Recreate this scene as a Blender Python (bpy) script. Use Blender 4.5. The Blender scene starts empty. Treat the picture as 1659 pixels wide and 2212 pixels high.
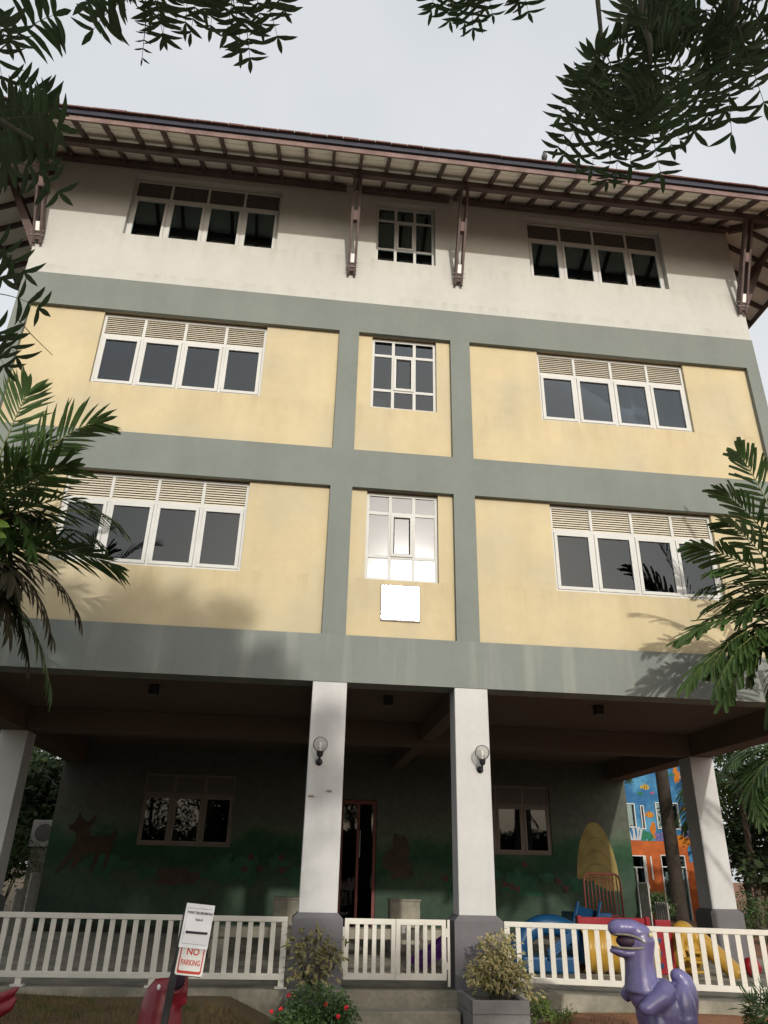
import bpy, bmesh, math, random
from mathutils import Vector, Matrix, noise
R = math.radians
SC = bpy.context.scene
COL = SC.collection
rng = random.Random(7)

# ------------------------------------------------------------------ camera
CAM = Vector((-1.50621, -11.08899, 0.59022))
CR = Vector((0.992988518, -0.116322704, 0.021043566))
CU = Vector((-0.069541692, -0.430875645, 0.899727810))
CF = Vector((0.095591612, 0.894882790, 0.435943846))
FPX, PW, PH = 1606.3546, 1659.0, 2212.0
cd = bpy.data.cameras.new('camera'); cam = bpy.data.objects.new('camera', cd); COL.objects.link(cam)
cam.matrix_world = Matrix(((CR.x, CU.x, -CF.x, CAM.x), (CR.y, CU.y, -CF.y, CAM.y), (CR.z, CU.z, -CF.z, CAM.z), (0, 0, 0, 1)))
cd.sensor_fit = 'VERTICAL'; cd.sensor_height = 36; cd.sensor_width = 27
cd.lens = FPX / PH * 36; cd.clip_start = 0.05; cd.clip_end = 2000
SC.camera = cam

# ------------------------------------------------------------------ light
SUN = Vector((0.12569, -0.93782, 0.32356)).normalized()
SC.view_settings.view_transform = 'Standard'; SC.view_settings.look = 'None'
SC.view_settings.exposure = 0.0; SC.view_settings.gamma = 1.0
w = bpy.data.worlds.new('World'); SC.world = w; w.use_nodes = True
nt = w.node_tree; nt.nodes.clear()
sky = nt.nodes.new('ShaderNodeTexSky'); sky.sky_type = 'NISHITA'; sky.sun_disc = False
sky.sun_elevation = math.asin(SUN.z); sky.sun_rotation = math.atan2(SUN.x, SUN.y)
sky.dust_density = 4.0; sky.air_density = 1.0
b1 = nt.nodes.new('ShaderNodeBackground'); b1.inputs[1].default_value = 0.05
tc = nt.nodes.new('ShaderNodeTexCoord'); ns = nt.nodes.new('ShaderNodeTexNoise'); ns.inputs['Scale'].default_value = 1.6; ns.inputs['Detail'].default_value = 4
rp = nt.nodes.new('ShaderNodeValToRGB')
rp.color_ramp.elements[0].position = 0.32; rp.color_ramp.elements[0].color = (0.83, 0.86, 0.87, 1)
rp.color_ramp.elements[1].position = 0.58; rp.color_ramp.elements[1].color = (1.0, .995, .985, 1)
b2 = nt.nodes.new('ShaderNodeBackground'); b2.inputs[1].default_value = 0.74
ad = nt.nodes.new('ShaderNodeAddShader'); wo = nt.nodes.new('ShaderNodeOutputWorld')
L = nt.links.new
L(sky.outputs[0], b1.inputs[0]); L(tc.outputs['Generated'], ns.inputs['Vector']); L(ns.outputs[0], rp.inputs[0]); L(rp.outputs[0], b2.inputs[0])
geo = nt.nodes.new('ShaderNodeVectorMath'); geo.operation = 'DOT_PRODUCT'; geo.inputs[1].default_value = SUN     # thin haze glows around the sun
nrm = nt.nodes.new('ShaderNodeVectorMath'); nrm.operation = 'NORMALIZE'; L(tc.outputs['Generated'], nrm.inputs[0]); L(nrm.outputs[0], geo.inputs[0])
gm = nt.nodes.new('ShaderNodeMapRange'); gm.interpolation_type = 'SMOOTHSTEP'; gm.inputs[1].default_value = .78; gm.inputs[2].default_value = 1.0; gm.inputs[3].default_value = .74; gm.inputs[4].default_value = 1.7
L(geo.outputs['Value'], gm.inputs[0]); L(gm.outputs[0], b2.inputs[1])
L(b1.outputs[0], ad.inputs[0]); L(b2.outputs[0], ad.inputs[1]); L(ad.outputs[0], wo.inputs[0])
sd = bpy.data.lights.new('sun', 'SUN'); sd.energy = 2.65; sd.angle = R(1.2); sd.color = (1.0, 0.94, 0.84)
so = bpy.data.objects.new('sun', sd); COL.objects.link(so); so.rotation_euler = SUN.to_track_quat('Z', 'Y').to_euler(); so.location = SUN * 40

# ------------------------------------------------------------------ helpers
def ray(u, v): return CF + CR * ((u - PW / 2) / FPX) - CU * ((v - PH / 2) / FPX)
def at(u, v, y):
    d = ray(u, v); return CAM + d * ((y - CAM.y) / d.y)
def atd(u, v, dist): return CAM + ray(u, v).normalized() * dist

class MB:
    def __init__(s, smooth=False): s.v = []; s.f = []; s.m = []; s.smooth = smooth; s.mi = 0
    def face(s, pts):
        n = len(s.v); s.v += [tuple(p) for p in pts]; s.f.append(tuple(range(n, n + len(pts)))); s.m.append(s.mi)
    def box(s, x0, x1, y0, y1, z0, z1):
        n = len(s.v)
        s.v += [(x0, y0, z0), (x1, y0, z0), (x1, y1, z0), (x0, y1, z0), (x0, y0, z1), (x1, y0, z1), (x1, y1, z1), (x0, y1, z1)]
        for q in ((0, 3, 2, 1), (4, 5, 6, 7), (0, 1, 5, 4), (1, 2, 6, 5), (2, 3, 7, 6), (3, 0, 4, 7)):
            s.f.append(tuple(n + i for i in q)); s.m.append(s.mi)
    def bar(s, a, b, wx, wy, up=Vector((0, 1, 0))):
        a = Vector(a); b = Vector(b); t = (b - a).normalized(); x = t.cross(up)
        if x.length < 1e-4: x = t.cross(Vector((1, 0, 0)))
        x.normalize(); y = x.cross(t); n = len(s.v)
        for p in (a, b):
            for i, j in ((-1, -1), (1, -1), (1, 1), (-1, 1)): s.v.append(tuple(p + x * wx / 2 * i + y * wy / 2 * j))
        for q in ((0, 1, 2, 3), (7, 6, 5, 4), (0, 4, 5, 1), (1, 5, 6, 2), (2, 6, 7, 3), (3, 7, 4, 0)):
            s.f.append(tuple(n + i for i in q)); s.m.append(s.mi)
    def tube(s, pts, r, k=8, cap=True):
        pts = [Vector(p) for p in pts]; rs = r if isinstance(r, (list, tuple)) else [r] * len(pts)
        n0 = len(s.v); ref = None
        for i, p in enumerate(pts):
            t = (pts[min(i + 1, len(pts) - 1)] - pts[max(i - 1, 0)]).normalized()
            if ref is None:
                ref = t.cross(Vector((0, 0, 1)))
                if ref.length < .05: ref = t.cross(Vector((1, 0, 0)))
            ref = (ref - t * ref.dot(t)).normalized(); o = t.cross(ref)
            for j in range(k):
                a = 2 * math.pi * j / k; s.v.append(tuple(p + (ref * math.cos(a) + o * math.sin(a)) * rs[i]))
        for i in range(len(pts) - 1):
            for j in range(k):
                a = n0 + i * k + j; b = n0 + i * k + (j + 1) % k
                s.f.append((a, b, b + k, a + k)); s.m.append(s.mi)
        if cap:
            s.f.append(tuple(n0 + j for j in range(k))[::-1]); s.m.append(s.mi)
            e = n0 + (len(pts) - 1) * k; s.f.append(tuple(e + j for j in range(k))); s.m.append(s.mi)
    def ell(s, c, r, n=14, m=9, rot=None):
        c = Vector(c); n0 = len(s.v)
        r = (r, r, r) if not hasattr(r, '__len__') else r
        for i in range(m + 1):
            th = math.pi * i / m
            for j in range(n):
                ph = 2 * math.pi * j / n
                p = Vector((r[0] * math.sin(th) * math.cos(ph), r[1] * math.sin(th) * math.sin(ph), r[2] * math.cos(th)))
                if rot: p = rot @ p
                s.v.append(tuple(c + p))
        for i in range(m):
            for j in range(n):
                a = n0 + i * n + j; b = n0 + i * n + (j + 1) % n
                s.f.append((a, a + n, b + n, b)); s.m.append(s.mi)
    def lathe(s, c, prof, n=16, axis='Z'):
        c = Vector(c); n0 = len(s.v)
        for (r, h) in prof:
            for j in range(n):
                a = 2 * math.pi * j / n; x, y = r * math.cos(a), r * math.sin(a)
                p = Vector((x, y, h)) if axis == 'Z' else (Vector((x, h, y)) if axis == 'Y' else Vector((h, x, y)))
                s.v.append(tuple(c + p))
        for i in range(len(prof) - 1):
            for j in range(n):
                a = n0 + i * n + j; b = n0 + i * n + (j + 1) % n
                s.f.append((a, b, b + n, a + n)); s.m.append(s.mi)
    def prism(s, pts, y0, y1):      # polygon in xz, extruded along y
        n = len(pts); n0 = len(s.v)
        s.v += [(x, y0, z) for x, z in pts] + [(x, y1, z) for x, z in pts]
        s.f.append(tuple(range(n0, n0 + n))); s.m.append(s.mi)
        s.f.append(tuple(range(n0 + 2 * n - 1, n0 + n - 1, -1))); s.m.append(s.mi)
        for i in range(n):
            j = (i + 1) % n; s.f.append((n0 + i, n0 + n + i, n0 + n + j, n0 + j)); s.m.append(s.mi)

def top(o):
    while o.parent: o = o.parent
    return o
def obj(name, mb, mat, parent=None, local=False, loc=None, bevel=0, remesh=0, fix=True):
    me = bpy.data.meshes.new(name)
    off = Vector((0, 0, 0))
    if not local:
        if parent: off = top(parent).location
        elif loc is not None: off = Vector(loc)
    me.from_pydata([tuple(Vector(p) - off) for p in mb.v], [], mb.f)
    for m in (mat if isinstance(mat, (list, tuple)) else [mat]): me.materials.append(m)
    if mb.mi: me.polygons.foreach_set('material_index', mb.m)
    if fix and len(mb.f) < 60000:
        bm = bmesh.new(); bm.from_mesh(me)
        if fix != 'leaf': bmesh.ops.remove_doubles(bm, verts=bm.verts, dist=1e-5); bmesh.ops.recalc_face_normals(bm, faces=bm.faces)
        bm.to_mesh(me); bm.free()
    if mb.smooth: me.polygons.foreach_set('use_smooth', [True] * len(me.polygons))
    me.update()
    o = bpy.data.objects.new(name, me); COL.objects.link(o)
    if parent: o.parent = parent
    elif loc is not None: o.location = loc
    if bevel:
        b = o.modifiers.new('b', 'BEVEL'); b.width = bevel; b.segments = 2; b.limit_method = 'ANGLE'
    if remesh:
        r = o.modifiers.new('r', 'REMESH'); r.mode = 'VOXEL'; r.voxel_size = remesh; r.use_smooth_shade = True
        sm = o.modifiers.new('s', 'SMOOTH'); sm.iterations = 6; sm.factor = .5
    return o
def tag(o, label=None, cat=None, group=None, kind=None):
    if label: o['label'] = label
    if cat: o['category'] = cat
    if group: o['group'] = group
    if kind: o['kind'] = kind
    return o
def thing(name, label, cat, loc=(0, 0, 0), rotz=0, group=None):
    o = bpy.data.objects.new(name, None); COL.objects.link(o); o.location = loc; o.rotation_euler = (0, 0, rotz)
    o.empty_display_size = .1
    return tag(o, label, cat, group)
def dup(root, loc, rotz=0, label=None, group=None):
    def cp(o, p):
        c = o.copy(); COL.objects.link(c)
        if p: c.parent = p
        for ch in o.children: cp(ch, c)
        return c
    r = cp(root, None); r.location = loc; r.rotation_euler = (0, 0, rotz)
    if label: r['label'] = label
    if group: r['group'] = group
    return r

# ------------------------------------------------------------------ materials
def mat(name, col, rough=.8, var=.10, vs=1.2, bump=0, bs=60, streak=0, metal=0, coat=0, spec=.3, col2=None, c2s=3, c2p=(.45, .6), trans=0, back=None):
    m = bpy.data.materials.new(name); m.use_nodes = True; t = m.node_tree; N = t.nodes; l = t.links.new
    p = N['Principled BSDF']; p.inputs['Roughness'].default_value = rough; p.inputs['Metallic'].default_value = metal
    p.inputs['Specular IOR Level'].default_value = spec; p.inputs['Coat Weight'].default_value = coat
    co = N.new('ShaderNodeTexCoord')
    base = N.new('ShaderNodeRGB'); base.outputs[0].default_value = (*col, 1); cur = base.outputs[0]
    def mix(a, b, f, mode='MIX'):
        x = N.new('ShaderNodeMix'); x.data_type = 'RGBA'; x.blend_type = mode
        for i, s in ((6, a), (7, b), (0, f)):
            if hasattr(s, 'is_linked'): l(s, x.inputs[i])
            else: x.inputs[i].default_value = s if i == 0 else (*s, 1)
        return x.outputs[2]
    def noi(scale, det=5, mp=None, lo=.3, hi=.7, a=0., b=1.):
        n = N.new('ShaderNodeTexNoise'); n.inputs['Scale'].default_value = scale; n.inputs['Detail'].default_value = det
        src = co.outputs['Object']
        if mp:
            q = N.new('ShaderNodeMapping'); q.inputs['Scale'].default_value = mp; l(src, q.inputs[0]); src = q.outputs[0]
        l(src, n.inputs['Vector'])
        r = N.new('ShaderNodeMapRange'); r.inputs[1].default_value = lo; r.inputs[2].default_value = hi; r.inputs[3].default_value = a; r.inputs[4].default_value = b
        l(n.outputs[0], r.inputs[0]); return r.outputs[0]
    if col2: cur = mix(cur, col2, noi(c2s, 6, lo=c2p[0], hi=c2p[1]))
    if var:
        f = noi(vs, 6, a=1 - var, b=1 + var)
        cur = mix(cur, f, 1.0, 'MULTIPLY')
        f2 = noi(vs * 9, 4, a=1 - var * .5, b=1 + var * .5); cur = mix(cur, f2, 1.0, 'MULTIPLY')
    if streak:
        f = noi(1, 5, (2.3, 2.3, .22), .45, .8, 1, 1 - streak); cur = mix(cur, f, 1.0, 'MULTIPLY')
    l(cur, p.inputs['Base Color'])
    if bump:
        n = N.new('ShaderNodeTexNoise'); n.inputs['Scale'].default_value = bs; n.inputs['Detail'].default_value = 6; l(co.outputs['Object'], n.inputs['Vector'])
        b = N.new('ShaderNodeBump'); b.inputs['Strength'].default_value = bump; b.inputs['Distance'].default_value = .02; l(n.outputs[0], b.inputs['Height']); l(b.outputs[0], p.inputs['Normal'])
    if trans:
        tr = N.new('ShaderNodeBsdfTranslucent'); l(cur, tr.inputs[0]); mx = N.new('ShaderNodeMixShader'); mx.inputs[0].default_value = trans
        l(p.outputs[0], mx.inputs[1]); l(tr.outputs[0], mx.inputs[2]); l(mx.outputs[0], N['Material Output'].inputs[0])
    return m
def glass(name, tint, refl=1.0, rough=.01, gcol=(1, 1, 1), base=.0):
    m = bpy.data.materials.new(name); m.use_nodes = True; t = m.node_tree; N = t.nodes; l = t.links.new; N.remove(N['Principled BSDF'])
    tr = N.new('ShaderNodeBsdfTransparent'); tr.inputs[0].default_value = (*tint, 1)
    gl = N.new('ShaderNodeBsdfGlossy'); gl.inputs['Roughness'].default_value = rough; gl.inputs[0].default_value = (*gcol, 1)
    fr = N.new('ShaderNodeFresnel'); fr.inputs[0].default_value = 1.52
    co = N.new('ShaderNodeTexCoord'); no = N.new('ShaderNodeTexNoise'); no.inputs['Scale'].default_value = 1.1; l(co.outputs['Object'], no.inputs['Vector'])
    bp = N.new('ShaderNodeBump'); bp.inputs['Strength'].default_value = .04; bp.inputs['Distance'].default_value = .05; l(no.outputs[0], bp.inputs['Height']); l(bp.outputs[0], gl.inputs['Normal'])
    mu = N.new('ShaderNodeMath'); mu.operation = 'MULTIPLY_ADD'; mu.inputs[1].default_value = refl; mu.inputs[2].default_value = base; l(fr.outputs[0], mu.inputs[0])
    mx = N.new('ShaderNodeMixShader'); l(mu.outputs[0], mx.inputs[0]); l(tr.outputs[0], mx.inputs[1]); l(gl.outputs[0], mx.inputs[2]); l(mx.outputs[0], N['Material Output'].inputs[0])
    return m
M = {}
M['cream'] = mat('cream_paint', (.495, .418, .262), .85, .06, .8, .12, 25, .08, col2=(.46, .40, .272), c2s=.9)
def sill_dirt(m, bands, col):
    t = m.node_tree; N = t.nodes; l = t.links.new; p = N['Principled BSDF']; src = p.inputs['Base Color'].links[0].from_socket
    co = N.new('ShaderNodeTexCoord'); sp = N.new('ShaderNodeSeparateXYZ'); l(co.outputs['Object'], sp.inputs[0])
    q = N.new('ShaderNodeMapping'); q.inputs['Scale'].default_value = (5.5, 1, .5); l(co.outputs['Object'], q.inputs[0])
    n = N.new('ShaderNodeTexNoise'); n.inputs['Scale'].default_value = 1; n.inputs['Detail'].default_value = 6; l(q.outputs[0], n.inputs['Vector'])
    r = N.new('ShaderNodeMapRange'); r.inputs[1].default_value = .46; r.inputs[2].default_value = .70; r.inputs[3].default_value = 0; r.inputs[4].default_value = .34; l(n.outputs[0], r.inputs[0])
    tot = None
    for top_, ln in bands:
        a = N.new('ShaderNodeMapRange'); a.inputs[1].default_value = top_ - ln; a.inputs[2].default_value = top_; a.inputs[3].default_value = 0; a.inputs[4].default_value = 1; l(sp.outputs[2], a.inputs[0])
        g = N.new('ShaderNodeMath'); g.operation = 'LESS_THAN'; g.inputs[1].default_value = top_ + .02; l(sp.outputs[2], g.inputs[0])
        x = N.new('ShaderNodeMath'); x.operation = 'MULTIPLY'; l(a.outputs[0], x.inputs[0]); l(g.outputs[0], x.inputs[1])
        if tot is None: tot = x.outputs[0]
        else:
            y = N.new('ShaderNodeMath'); y.operation = 'MAXIMUM'; l(tot, y.inputs[0]); l(x.outputs[0], y.inputs[1]); tot = y.outputs[0]
    z = N.new('ShaderNodeMath'); z.operation = 'MULTIPLY'; l(tot, z.inputs[0]); l(r.outputs[0], z.inputs[1])
    mx = N.new('ShaderNodeMix'); mx.data_type = 'RGBA'; l(z.outputs[0], mx.inputs[0]); l(src, mx.inputs[6]); mx.inputs[7].default_value = (*col, 1); l(mx.outputs[2], p.inputs['Base Color'])
# heights are measured from the building's base at z = -0.75
sill_dirt(M['cream'], ((4.82 + .75, .55), (8.13 + .75, .55)), (.33, .25, .14))
M['white_wall'] = mat('white_wall_paint', (.462, .462, .435), .85, .05, .7, .12, 25, .05)
sill_dirt(M['white_wall'], ((11.58 + .75, .5), (10.62 + .75, .22)), (.28, .26, .22))
M['grey'] = mat('grey_paint', (.170, .190, .174), .8, .06, .9, .10, 25, .10)
def grey_streaks():
    m = mat('grey_paint_rain_streaks', (.180, .198, .184), .8, .06, .9, .10, 25, .06)
    t = m.node_tree; N = t.nodes; l = t.links.new; p = N['Principled BSDF']; src = p.inputs['Base Color'].links[0].from_socket
    co = N.new('ShaderNodeTexCoord'); q = N.new('ShaderNodeMapping'); q.inputs['Scale'].default_value = (3.2, 1, .25); l(co.outputs['Object'], q.inputs[0])
    n = N.new('ShaderNodeTexNoise'); n.inputs['Scale'].default_value = 1; n.inputs['Detail'].default_value = 5; l(q.outputs[0], n.inputs['Vector'])
    r = N.new('ShaderNodeMapRange'); r.inputs[1].default_value = .52; r.inputs[2].default_value = .72; r.inputs[3].default_value = 0; r.inputs[4].default_value = .55; l(n.outputs[0], r.inputs[0])
    x = N.new('ShaderNodeMix'); x.data_type = 'RGBA'; l(r.outputs[0], x.inputs[0]); l(src, x.inputs[6]); x.inputs[7].default_value = (.30, .31, .28, 1); l(x.outputs[2], p.inputs['Base Color'])
    return m
M['grey_band'] = grey_streaks()
M['column'] = mat('white_column_paint', (.49, .49, .485), .75, .06, 1.4, .06, 25, .14)
M['plinth'] = mat('grey_plinth_paint', (.125, .12, .128), .75, .10, 2, .08, 30)
M['beige'] = mat('shade_darkened_ceiling_paint', (.125, .092, .074), .9, .06, .7, .05, 20)  # beige paint, darkened to stand in for the porch shade
M['soffit'] = mat('pale_soffit_sheet', (.80, .76, .68), .85, .10, 1.5)
M['timber'] = mat('red_brown_timber', (.095, .066, .062), .6, .25, 4, .1, 30)
M['fascia'] = mat('faded_red_fascia', (.165, .108, .10), .7, .22, 3, .1, 30, col2=(.175, .12, .112), c2s=6)
M['gutter'] = mat('dark_gutter', (.025, .028, .045), .5, .2, 4)
M['tile'] = mat('red_roof_tile', (.12, .062, .052), .8, .25, 5, .2, 40)
M['alu'] = mat('white_powder_coat', (.53, .535, .52), .6, .04, 3, spec=.08)
M['louvre'] = mat('cream_louvre_slat', (.62, .57, .47), .5, .05, 3)
M['grille'] = mat('dark_ventilation_grille', (.11, .10, .09), .7, .2, 12)
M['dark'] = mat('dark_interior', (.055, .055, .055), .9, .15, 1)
M['glass'] = glass('tinted_window_glass', (.32, .35, .38), .92, .015, (.92, .97, 1))
M['glass_hi'] = glass('tinted_upper_window_glass', (.50, .62, .64), 1.25, .015, (.75, .95, 1), .06)
M['dull'] = mat('shade_dimmed_frame', (.16, .13, .11), .6, .1, 4)  # frame coat dimmed to stand in for shade inside the porch
M['glass_back'] = glass('dim_window_glass', (.25, .27, .28), .5, .02)
M['bark_shade'] = mat('shade_toned_palm_bark', (.035, .028, .022), .95, .3, 6, .5, 30)  # palm bark toned down to stand in for shade on the trunk
M['frost'] = glass('frosted_window_glass', (.4, .4, .4), .0, .076, (.86, .9, .97), .155)
M['steel'] = mat('polished_steel_plate', (.85, .84, .82), .16, .02, 3, metal=1)
M['steel_frame'] = mat('dull_steel_edge', (.30, .28, .27), .6, .1, 8)
M['concrete'] = mat('weathered_concrete', (.27, .25, .20), .9, .22, 2.0, .3, 35, .12, col2=(.20, .19, .15), c2s=2.5)
M['floor'] = mat('porch_floor', (.16, .14, .12), .6, .15, 2)
M['fence'] = mat('white_fence_paint', (.58, .56, .50), .55, .06, 3, 0, 30, .08)
M['planter'] = mat('grey_planter_render', (.19, .19, .185), .85, .12, 3, .2, 40)
M['black'] = mat('black_plastic', (.02, .02, .022), .4, .1, 5)
M['red'] = mat('glossy_red_plastic', (.17, .008, .018), .38, .14, 4, coat=.2, spec=.4)
M['purple'] = mat('glossy_purple_fibreglass', (.125, .113, .255), .34, .16, 3, .02, 20, coat=.35, spec=.4, col2=(.095, .082, .18), c2s=2.2)
M['lip'] = mat('grey_yellow_lip_paint', (.17, .155, .115), .6, .25, 20)
M['mouth'] = mat('dark_mouth', (.03, .015, .03), .6, .1, 5)
M['yellow_eye'] = mat('yellow_eye_paint', (.50, .45, .22), .4, .1, 8)
M['white'] = mat('white_plastic', (.78, .78, .76), .5, .05, 4)
M['paper'] = mat('white_paper', (.78, .78, .80), .8, .03, 8, .1, 14)
M['board'] = mat('white_sign_board', (.72, .71, .68), .5, .04, 6)
M['sign_red'] = mat('sign_red_paint', (.50, .04, .03), .5, .08, 8)
M['ink'] = mat('black_ink', (.03, .02, .035), .7, .05, 8)
M['blue_p'] = mat('blue_play_plastic', (.008, .052, .13), .3, .1, 4, coat=.4)
M['red_p'] = mat('red_play_plastic', (.24, .012, .02), .32, .1, 4, coat=.4)
M['yellow_p'] = mat('yellow_play_plastic', (.36, .21, .03), .35, .12, 4, coat=.3)
M['purple_p'] = mat('purple_play_plastic', (.09, .02, .15), .3, .1, 4, coat=.4)
M['maroon'] = mat('dark_red_painted_steel', (.13, .03, .025), .5, .15, 6)
M['slat_grey'] = mat('weathered_grey_slats', (.33, .32, .30), .7, .12, 5)
M['bark'] = mat('grey_brown_bark', (.11, .085, .065), .95, .3, 6, .6, 30)
M['twig'] = mat('green_brown_twig', (.07, .07, .05), .9, .2, 9)
M['neem'] = mat('neem_leaf', (.032, .055, .022), .6, .3, 7, trans=.12, spec=.25)
M['neem_far'] = mat('neem_crown_leaf', (.05, .085, .025), .6, .35, 2)
M['young'] = mat('yellow_green_leaf', (.16, .25, .03), .5, .2, 5, trans=.25)
M['palm'] = mat('palm_leaf', (.048, .092, .024), .45, .3, 3, trans=.2, spec=.4)
M['palm_dry'] = mat('dry_palm_leaf', (.045, .038, .02), .8, .3, 4, trans=.1)
M['rachis'] = mat('palm_midrib', (.14, .15, .05), .5, .2, 5)
M['varieg'] = mat('variegated_leaf', (.34, .29, .14), .5, .12, 5, col2=(.13, .15, .04), c2s=14, c2p=(.5, .62), trans=.12)
M['varieg_d'] = mat('dull_variegated_leaf', (.25, .22, .10), .6, .15, 5, col2=(.10, .11, .04), c2s=14, c2p=(.48, .6), trans=.1)
M['hedge'] = mat('dark_green_leaf', (.045, .085, .025), .55, .3, 5, trans=.1)
M['bushy'] = mat('light_green_leaf', (.10, .15, .03), .55, .3, 5, trans=.15)
M['flower'] = mat('red_flower', (.55, .02, .03), .6, .2, 9)
M['grass'] = mat('dry_grass', (.15, .095, .04), .8, .35, 4, trans=.1, col2=(.085, .085, .025), c2s=3)
M['wood_far'] = mat('far_foliage', (.03, .05, .018), .7, .4, 1.5)
M['bird'] = mat('grey_feathers', (.10, .10, .11), .8, .2, 20)
M['orange'] = mat('orange_brick_paint', (.36, .085, .018), .8, .25, 3, .1, 20)
M['sea'] = mat('blue_sea_paint', (.022, .115, .26), .8, .3, 1.2, 0, 20, col2=(.06, .20, .33), c2s=1.2)
M['p_green'] = mat('mural_green', (0.018, 0.132, 0.078), .8, .25, 4); M['p_white'] = mat('mural_white', (0.385, 0.407, 0.440), .8, .1, 8)
M['p_black'] = mat('mural_black', (.02, .02, .025), .8, .1, 8); M['p_yellow'] = mat('mural_yellow', (0.432, 0.270, 0.030), .8, .15, 6)
M['p_orange'] = mat('mural_orange', (0.396, 0.132, 0.011), .8, .15, 6); M['p_violet'] = mat('mural_violet', (0.150, 0.108, 0.270), .8, .25, 6)
M['p_pink'] = mat('mural_pink', (0.330, 0.048, 0.096), .8, .2, 6)
M['p_hay'] = mat('mural_straw_yellow', (.20, .155, .055), .85, .2, 3); M['p_brown'] = mat('mural_brown', (.045, .032, .022), .85, .25, 4)
M['p_leaf'] = mat('mural_leaf_green', (.02, .07, .04), .85, .3, 3); M['p_pale'] = mat('mural_pale_green', (.16, .23, .15), .85, .15, 2)
M['p_deer'] = mat('mural_deer_brown', (.042, .026, .016), .85, .25, 4)
M['p_straw'] = mat('mural_dark_straw', (.12, .09, .035), .85, .2, 6)
M['p_flower'] = mat('mural_dull_pink', (.07, .03, .03), .85, .2, 6)
M['glasslamp'] = None
g = bpy.data.materials.new('clear_globe_glass'); g.use_nodes = True; t = g.node_tree; t.nodes.remove(t.nodes['Principled BSDF'])
tr = t.nodes.new('ShaderNodeBsdfTransparent'); tr.inputs[0].default_value = (.86, .86, .84, 1); gl = t.nodes.new('ShaderNodeBsdfGlossy'); gl.inputs['Roughness'].default_value = .03
df = t.nodes.new('ShaderNodeBsdfDiffuse'); df.inputs[0].default_value = (.6, .6, .58, 1)
lw = t.nodes.new('ShaderNodeLayerWeight'); lw.inputs[0].default_value = .12; mx = t.nodes.new('ShaderNodeMixShader'); m2 = t.nodes.new('ShaderNodeMixShader'); m2.inputs[0].default_value = .18
t.links.new(tr.outputs[0], m2.inputs[1]); t.links.new(df.outputs[0], m2.inputs[2]); t.links.new(lw.outputs['Fresnel'], mx.inputs[0]); t.links.new(m2.outputs[0], mx.inputs[1]); t.links.new(gl.outputs[0], mx.inputs[2]); t.links.new(mx.outputs[0], t.nodes['Material Output'].inputs[0])
M['glasslamp'] = g
# mural wall: dark dado, green hills, pale sky (painted bands, all darkened for the porch shade)
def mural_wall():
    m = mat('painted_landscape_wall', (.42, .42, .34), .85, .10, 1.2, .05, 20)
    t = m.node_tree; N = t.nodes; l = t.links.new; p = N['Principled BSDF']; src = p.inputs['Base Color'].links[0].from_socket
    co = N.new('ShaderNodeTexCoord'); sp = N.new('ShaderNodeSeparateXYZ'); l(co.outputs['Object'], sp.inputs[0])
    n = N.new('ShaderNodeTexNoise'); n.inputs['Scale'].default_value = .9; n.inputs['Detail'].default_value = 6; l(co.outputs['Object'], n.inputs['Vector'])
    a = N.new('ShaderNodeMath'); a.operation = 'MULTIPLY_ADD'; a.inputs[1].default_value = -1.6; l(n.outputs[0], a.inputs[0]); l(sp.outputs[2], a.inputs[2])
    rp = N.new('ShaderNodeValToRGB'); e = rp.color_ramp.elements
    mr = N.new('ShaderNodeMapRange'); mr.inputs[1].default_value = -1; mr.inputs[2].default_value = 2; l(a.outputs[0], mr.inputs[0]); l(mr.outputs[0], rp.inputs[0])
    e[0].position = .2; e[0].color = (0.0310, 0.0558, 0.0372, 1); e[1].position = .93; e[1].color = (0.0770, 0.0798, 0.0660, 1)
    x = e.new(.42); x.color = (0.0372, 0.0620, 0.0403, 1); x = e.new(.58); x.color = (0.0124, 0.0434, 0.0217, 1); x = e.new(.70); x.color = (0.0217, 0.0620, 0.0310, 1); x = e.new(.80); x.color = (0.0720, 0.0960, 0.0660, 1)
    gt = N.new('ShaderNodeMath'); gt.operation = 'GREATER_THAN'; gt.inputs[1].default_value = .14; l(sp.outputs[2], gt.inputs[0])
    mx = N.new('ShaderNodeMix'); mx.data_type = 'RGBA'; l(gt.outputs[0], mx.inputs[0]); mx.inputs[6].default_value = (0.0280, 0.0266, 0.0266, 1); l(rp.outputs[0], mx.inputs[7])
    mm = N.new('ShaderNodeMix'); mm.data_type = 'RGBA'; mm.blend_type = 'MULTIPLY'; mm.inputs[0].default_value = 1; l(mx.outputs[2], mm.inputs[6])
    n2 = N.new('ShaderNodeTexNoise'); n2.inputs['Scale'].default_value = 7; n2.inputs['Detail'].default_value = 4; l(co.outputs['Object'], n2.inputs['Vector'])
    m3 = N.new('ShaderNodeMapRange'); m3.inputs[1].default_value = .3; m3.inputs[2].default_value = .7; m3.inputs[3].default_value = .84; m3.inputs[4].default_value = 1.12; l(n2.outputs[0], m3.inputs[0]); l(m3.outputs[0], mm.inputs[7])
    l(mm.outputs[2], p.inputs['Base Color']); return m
M['mural'] = mural_wall()
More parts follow.
